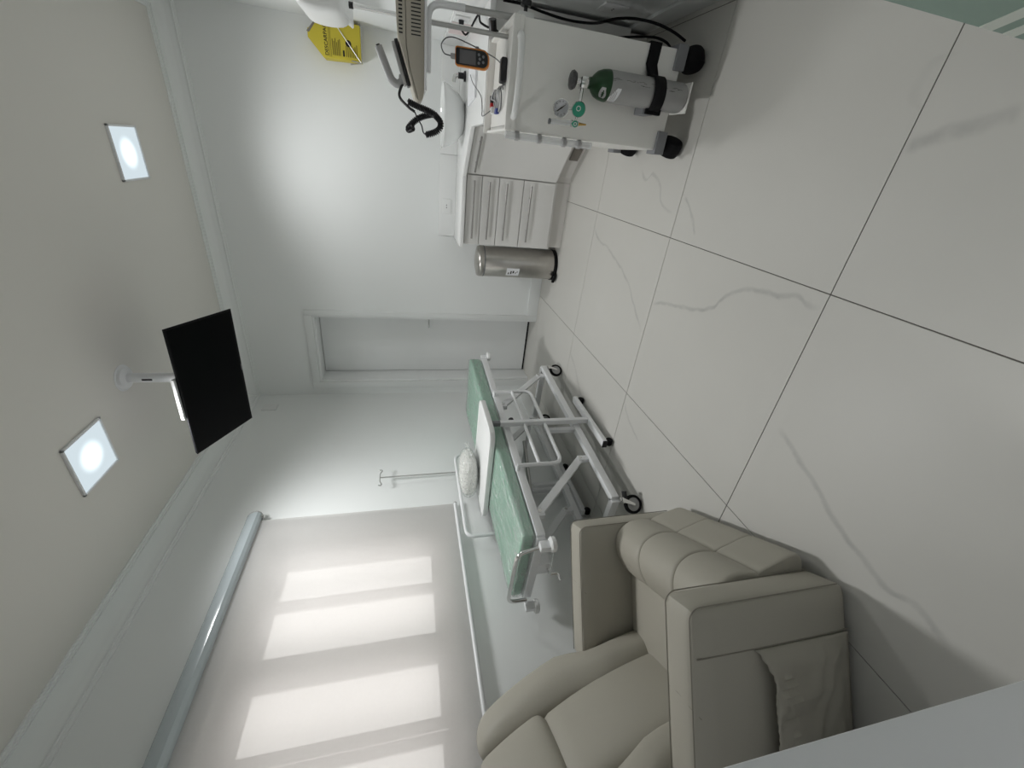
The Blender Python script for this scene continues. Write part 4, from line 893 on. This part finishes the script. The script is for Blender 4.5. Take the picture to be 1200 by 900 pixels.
# ------------------------------------------------------------------ overbed table
ot = thing('overbed_table', 'white overbed table bridging the green mattress', 'table', (-1.58, 1.17, 0))
def tray_fn(p): return p
mb = MB(); pts = []
X0, X1, Y0, Y1, R = -1.95, -1.210, 0.985, 1.43, 0.075
for cx_, cy_, a0 in ((X1-R, Y1-R, 0), (X0+R, Y1-R, 90), (X0+R, Y0+R, 180), (X1-R, Y0+R, 270)):
    for k in range(8): a = math.radians(a0+k*90/7); pts.append((cx_+R*math.cos(a), cy_+R*math.sin(a)))
ZTB = 0.788
mb.prism(pts, 'z', ZTB-0.034, ZTB, 0.006)
tr_o = obj('tray', mb, WPLAS, ot, world=True)
pts2 = [((x-(X0+X1)/2)*0.94+(X0+X1)/2, (y-(Y0+Y1)/2)*0.91+(Y0+Y1)/2) for x, y in pts]
mb = MB(); n = len(pts2); pts3 = [((x-(X0+X1)/2)*0.985+(X0+X1)/2, (y-(Y0+Y1)/2)*0.975+(Y0+Y1)/2) for x, y in pts2]
mb.add([(x, y, ZTB) for x, y in pts2]+[(x, y, ZTB+0.0025) for x, y in pts3]+[(x, y, ZTB) for x, y in [((x-(X0+X1)/2)*0.98+(X0+X1)/2, (y-(Y0+Y1)/2)*0.97+(Y0+Y1)/2) for x, y in pts3]], [(i, (i+1) % n, n+(i+1) % n, n+i) for i in range(n)]+[(n+i, n+(i+1) % n, 2*n+(i+1) % n, 2*n+i) for i in range(n)])
obj('raised_rim', mb, WPLAS, tr_o, world=True)
for x in (-1.262, -1.915):
    yp = 1.165 if x > -1.5 else 1.19
    ps = obj('post', MB().beam((x, yp, 0.06), (x, yp, 0.69 if x > -1.5 else 0.752), 0.035, 0.03, 0.004), WMET, ot, world=True)
    if x > -1.5:
        obj('grey_sleeve', MB().beam((x, yp, 0.685), (x, yp, 0.754), 0.031, 0.027, 0.004), GPLAS, ps, world=True)
        obj('height_knob', MB().cyl((x-0.017, yp+0.0, 0.60), (x-0.017, yp+0.05, 0.60), 0.006, 10).cyl((x-0.017, yp+0.05, 0.60), (x-0.017, yp+0.065, 0.60), 0.018, 14), BLKP, ps, world=True)
    ft = obj('foot', MB().beam((x, yp-0.27, 0.062), (x, yp+0.27, 0.062), 0.05, 0.028, 0.004) if x > -1.5 else MB().beam((x, 0.93, 0.062), (x, 1.45, 0.062), 0.05, 0.028, 0.004), WMET, ot, world=True)
    for y in ((yp-0.25, yp+0.25) if x > -1.5 else (0.95, 1.43)):
        Mw = Matrix.Translation((x+0.0, y, 0.024)) @ Matrix.Rotation(PI/2, 4, 'Y')
        w_ = obj('caster', MB().lathe([(0.001, -0.02), (0.02, -0.02), (0.0235, -0.014), (0.0235, 0.014), (0.02, 0.02), (0.001, 0.02)], 20, Mw), BLACK, ot, world=True)
        obj('stem', MB().cyl((x, y, 0.03), (x, y, 0.055), 0.008, 10), STEELG, w_, world=True)
    if x > -1.5:
        for y in (yp-0.272, yp+0.272): obj('end_cap', MB().box(x-0.024, x+0.024, y-0.004, y+0.004, 0.046, 0.077, 0.002), BLKP if y < yp else WPLAS, ft, world=True)
# pillow wrapped in plastic
pc = Vector((-1.755, 1.27, ZTB+0.010))
pil = thing('pillow', 'small white pillow wrapped in crumpled clear plastic on the tray', 'pillow', pc, math.radians(12))
def pfn(p):
    e = 1-min(1, abs(p.x)/0.16)**2.6; z = p.z*(0.30+0.70*max(0, e)**0.5); return Vector((p.x, p.y*(0.80+0.2*e), z+0.060))
obj('cushion', MB().cushion(-0.15, 0.15, -0.11, 0.11, -0.055, 0.055, 0.05, 12, pfn, 0.006), mat('pillow_cotton', (0.78, 0.775, 0.74), 0.8), pil)
def pfn2(p):
    q = pfn(p); e = 0.006*abs(math.sin(p.x*70+6*math.sin(p.y*30)))+0.004*abs(math.sin(p.y*90+p.x*30)); v = q-Vector((0, 0, 0.06))
    return q+v.normalized()*e
obj('plastic_wrap', MB().cushion(-0.162, 0.158, -0.113, 0.113, -0.056, 0.059, 0.05, 22, pfn2, 0.006), FILM, pil, sharp=25)
mb = MB()
for k in range(9):
    a = k/8-0.5; mb.add([(0.145, a*0.14-0.012, 0.06), (0.145, a*0.14+0.012, 0.064), (0.185+0.012*(k % 3), a*0.19+0.014, 0.055+0.03*(k % 2)), (0.178+0.015*((k+1) % 3), a*0.19-0.014, 0.075-0.03*(k % 2))], [(0, 1, 2, 3)])
obj('gathered_end', mb, FILM, pil, sharp=10)

# ------------------------------------------------------------------ recliner
RC = Vector((-0.955, -0.11, 0)); ra = math.radians(31.7)
rec = thing('recliner', 'taupe leather recliner armchair beside the bed', 'armchair', RC, ra)
AH = 0.55
def arm(s):
    y0, y1 = (0.30, 0.425) if s > 0 else (-0.425, -0.30)
    a_ = obj('armrest', MB().cushion(-0.60, 0.0, y0, y1, 0.015, AH, 0.026, 10, None, 0.006), LEATH, rec)
    r = 0.0017; e = 0.010; mb = MB()
    for y in (y0+e, y1-e):
        mb.tube(rounded([(-0.58, y, AH+0.0005), (-0.02, y, AH+0.0005), (0.0005, y, AH-0.02), (0.0005, y, 0.04)], 0.02, 5), r, 6)
    mb.tube(rounded([(-0.285, y0+0.002, AH-0.02), (-0.262, y0+0.014, AH+0.001), (-0.25, (y0+y1)/2, AH+0.0055), (-0.262, y1-0.014, AH+0.001), (-0.285, y1-0.002, AH-0.02)], 0.012), r*0.8, 6)
    yo = y1 if s > 0 else y0
    mb.tube([(-0.128, yo+s*(0.0005+0.0055*math.sin(k/10*PI)**0.8*0.55), 0.02+k/10*(AH-0.03)) for k in range(11)], r*1.3, 6)
    obj('seam', mb, SEAM, a_)
    return a_
arm(1); near_arm = arm(-1)
# side pocket with gathered top
mb = MB(); nx, nz = 40, 24; vv = []; ff = []
for i in range(nx+1):
    for j in range(nz+1):
        u, v = i/nx, j/nz; x = -0.13-0.44*u; sag = 0.034*min(1, u*5)**0.6
        z = 0.03+v*(0.328-sag); ed = min(1, min(u, 1-u)*8)*min(1, v*5)
        puff = (0.012+0.020*v)*ed
        wr = ed*(0.014*math.sin(u*125+2*math.sin(v*3))*v**3+0.006*math.sin(11*u+9*v+2.5*math.sin(7*u-4*v))*(1-v*0.3)+0.0035*math.sin(23*u-16*v+3*math.sin(9*v)))
        vv.append((x, -0.4335-puff-wr*0.8, z+0.008*math.sin(u*125+0.5)*v**6))
for i in range(nx):
    for j in range(nz): a = i*(nz+1)+j; ff.append((a, a+nz+1, a+nz+2, a+1))
pk = obj('side_pocket', MB().add(vv, ff), LEATH, near_arm, sharp=80)
so = pk.modifiers.new('thick', 'SOLIDIFY'); so.thickness = 0.003
# seat, front roll, foot panel
obj('seat_pad', MB().cushion(-0.56, -0.10, -0.305, 0.305, 0.10, 0.325, 0.04, 8, None, 0.012), LEATH, rec)
obj('seat_base', MB().box(-0.60, -0.03, -0.305, 0.305, 0.03, 0.14, 0.01), LEATH, rec)
def rolled(name, prof, y0, y1, rnd=0.016, spread=0.0):     # upholstered panel: closed profile (x, z) swept across, drawn in at its seams
    cxp = sum(p[0] for p in prof)/len(prof); czp = sum(p[1] for p in prof)/len(prof); n = len(prof); ys = []; sc = []
    for k in range(7): a = k/6*PI/2; ys.append(y0+rnd*(1-math.cos(a))*1.0); sc.append(0.88+0.12*math.sin(a))
    for k in range(1, 6): ys.append(y0+rnd+(y1-y0-2*rnd)*k/6); sc.append(1.0+0.012*math.sin(k/6*PI))
    for k in range(7): a = (6-k)/6*PI/2; ys.append(y1-rnd*(1-math.cos(a))); sc.append(0.88+0.12*math.sin(a))
    vv = [(cxp+(x-cxp)*q, y, czp+(z-czp)*q) for y, q in zip(ys, sc) for x, z in prof]; m_ = len(ys)
    ff = [(i*n+k, i*n+(k+1) % n, (i+1)*n+(k+1) % n, (i+1)*n+k) for i in range(m_-1) for k in range(n)]+[tuple(range(n)), tuple((m_-1)*n+k for k in range(n))]
    return obj(name, MB().add(vv, ff), LEATH, rec, sharp=55)
def closed_curve(pts, n=5):
    P = [Vector((p[0], 0, p[1])) for p in pts]; N = len(P); out = []
    for i in range(N):
        a, b__, c, d = P[(i-1) % N], P[i], P[(i+1) % N], P[(i+2) % N]
        for k in range(n):
            t = k/n; q = 0.5*((2*b__)+(c-a)*t+(2*a-5*b__+4*c-d)*t*t+(3*b__-a-3*c+d)*t**3); out.append((q.x, q.z))
    return out
fr = [(-0.301, -0.108), (-0.110, 0.110), (0.108, 0.301)]
roll_p = closed_curve([(-0.20, 0.335), (-0.15, 0.372), (-0.09, 0.388), (-0.03, 0.372), (0.006, 0.325), (0.016, 0.265), (0.006, 0.208), (-0.02, 0.185), (-0.12, 0.20), (-0.19, 0.25)])
foot_p = closed_curve([(-0.075, 0.225), (-0.03, 0.232), (0.008, 0.205), (0.030, 0.14), (0.048, 0.07), (0.042, 0.040), (0.01, 0.030), (-0.04, 0.05), (-0.07, 0.13)])
for y0, y1 in fr: rolled('front_roll', roll_p, y0, y1)
for y0, y1 in fr: rolled('foot_panel', foot_p, y0, y1, 0.014)
# backrest: cushions bent along a reclined curve; local (s, v, t) -> (x, y, z)
def back_pt(s, v, t):
    P0, P1, P2, P3 = Vector((-0.478, 0, 0.255)), Vector((-0.53, 0, 0.52)), Vector((-0.60, 0, 0.74)), Vector((-0.79, 0, 1.03))
    p = P0*(1-v)**3+P1*3*v*(1-v)**2+P2*3*v*v*(1-v)+P3*v**3
    d = ((P1-P0)*(1-v)**2+(P2-P1)*2*v*(1-v)+(P3-P2)*v*v).normalized(); n = Vector((d.z, 0, -d.x))
    q = p+n*t; return Vector((q.x, s, q.z))
def back_cushion(name, s0, s1, v0, v1, t0, t1, r, puff, wide=None, n=10):
    K = 0.82
    def fn(p):
        v = p.y/K; s = p.x
        if wide: s = s+math.copysign(wide(v), s)*(abs(s)/max(abs(s0), abs(s1)))
        tt = p.z
        return back_pt(s, v, tt)
    return obj(name, MB().cushion(s0, s1, v0*K, v1*K, t0, t1, r, n, fn, puff), LEATH, rec)
def wd(v): k = max(0, min(1, (v-0.33)/0.22)); return 0.078*k*k*(3-2*k)*(1 if v < 0.82 else 1-((v-0.82)/0.18)**2*0.35)
back_cushion('back_panel', -0.165, 0.165, 0.0, 0.715, -0.10, 0.014, 0.035, 0.016)
for s in (-1, 1):
    a, b_ = (0.152, 0.298) if s > 0 else (-0.298, -0.152)
    back_cushion('back_bolster', a, b_, 0.0, 0.985, -0.12, 0.040, 0.055, 0.016, wd, 16)
back_cushion('head_panel', -0.168, 0.168, 0.70, 1.0, -0.11, 0.036, 0.035, 0.016)
def shell_fn(p): return back_pt(p.x, p.y/0.82, p.z)
obj('back_shell', MB().cushion(-0.285, 0.285, 0.02, 0.79, -0.15, -0.06, 0.03, 8, shell_fn), LEATH, rec)

# ------------------------------------------------------------------ glass door leaf at the near right
g0, g1 = Vector((0.560, -0.235, 0)), Vector((0.735, -0.865, 0)); dv = (g1-g0).normalized()
t = thing('glass_door', 'green tinted glass door leaf standing open at the near corner', 'glass door', g1)
Mg = frame_M(g0, dv, (0, 0, 1)); Lg = (g1-g0).length
obj('glass_panel', MB().box(0, Lg, 0.012, 2.10, -0.005, 0.005, 0.001, 1, Mg), DGLASS, t, world=True)
for z0, z1 in ((0.120, 0.150), (0.178, 0.208), (0.237, 0.270)):
    obj('frosted_band', MB().box(0.002, Lg-0.02, z0, z1, -0.0062, 0.0062, 0.0, 1, Mg), FROST, t, world=True)
mb = MB(); mb.box(Lg-0.05, Lg-0.002, 0.0, 0.10, -0.014, 0.014, 0.003, 2, Mg); mb.box(Lg-0.05, Lg-0.002, 2.02, 2.13, -0.014, 0.014, 0.003, 2, Mg)
obj('hinge', mb, CHROME, t, world=True)
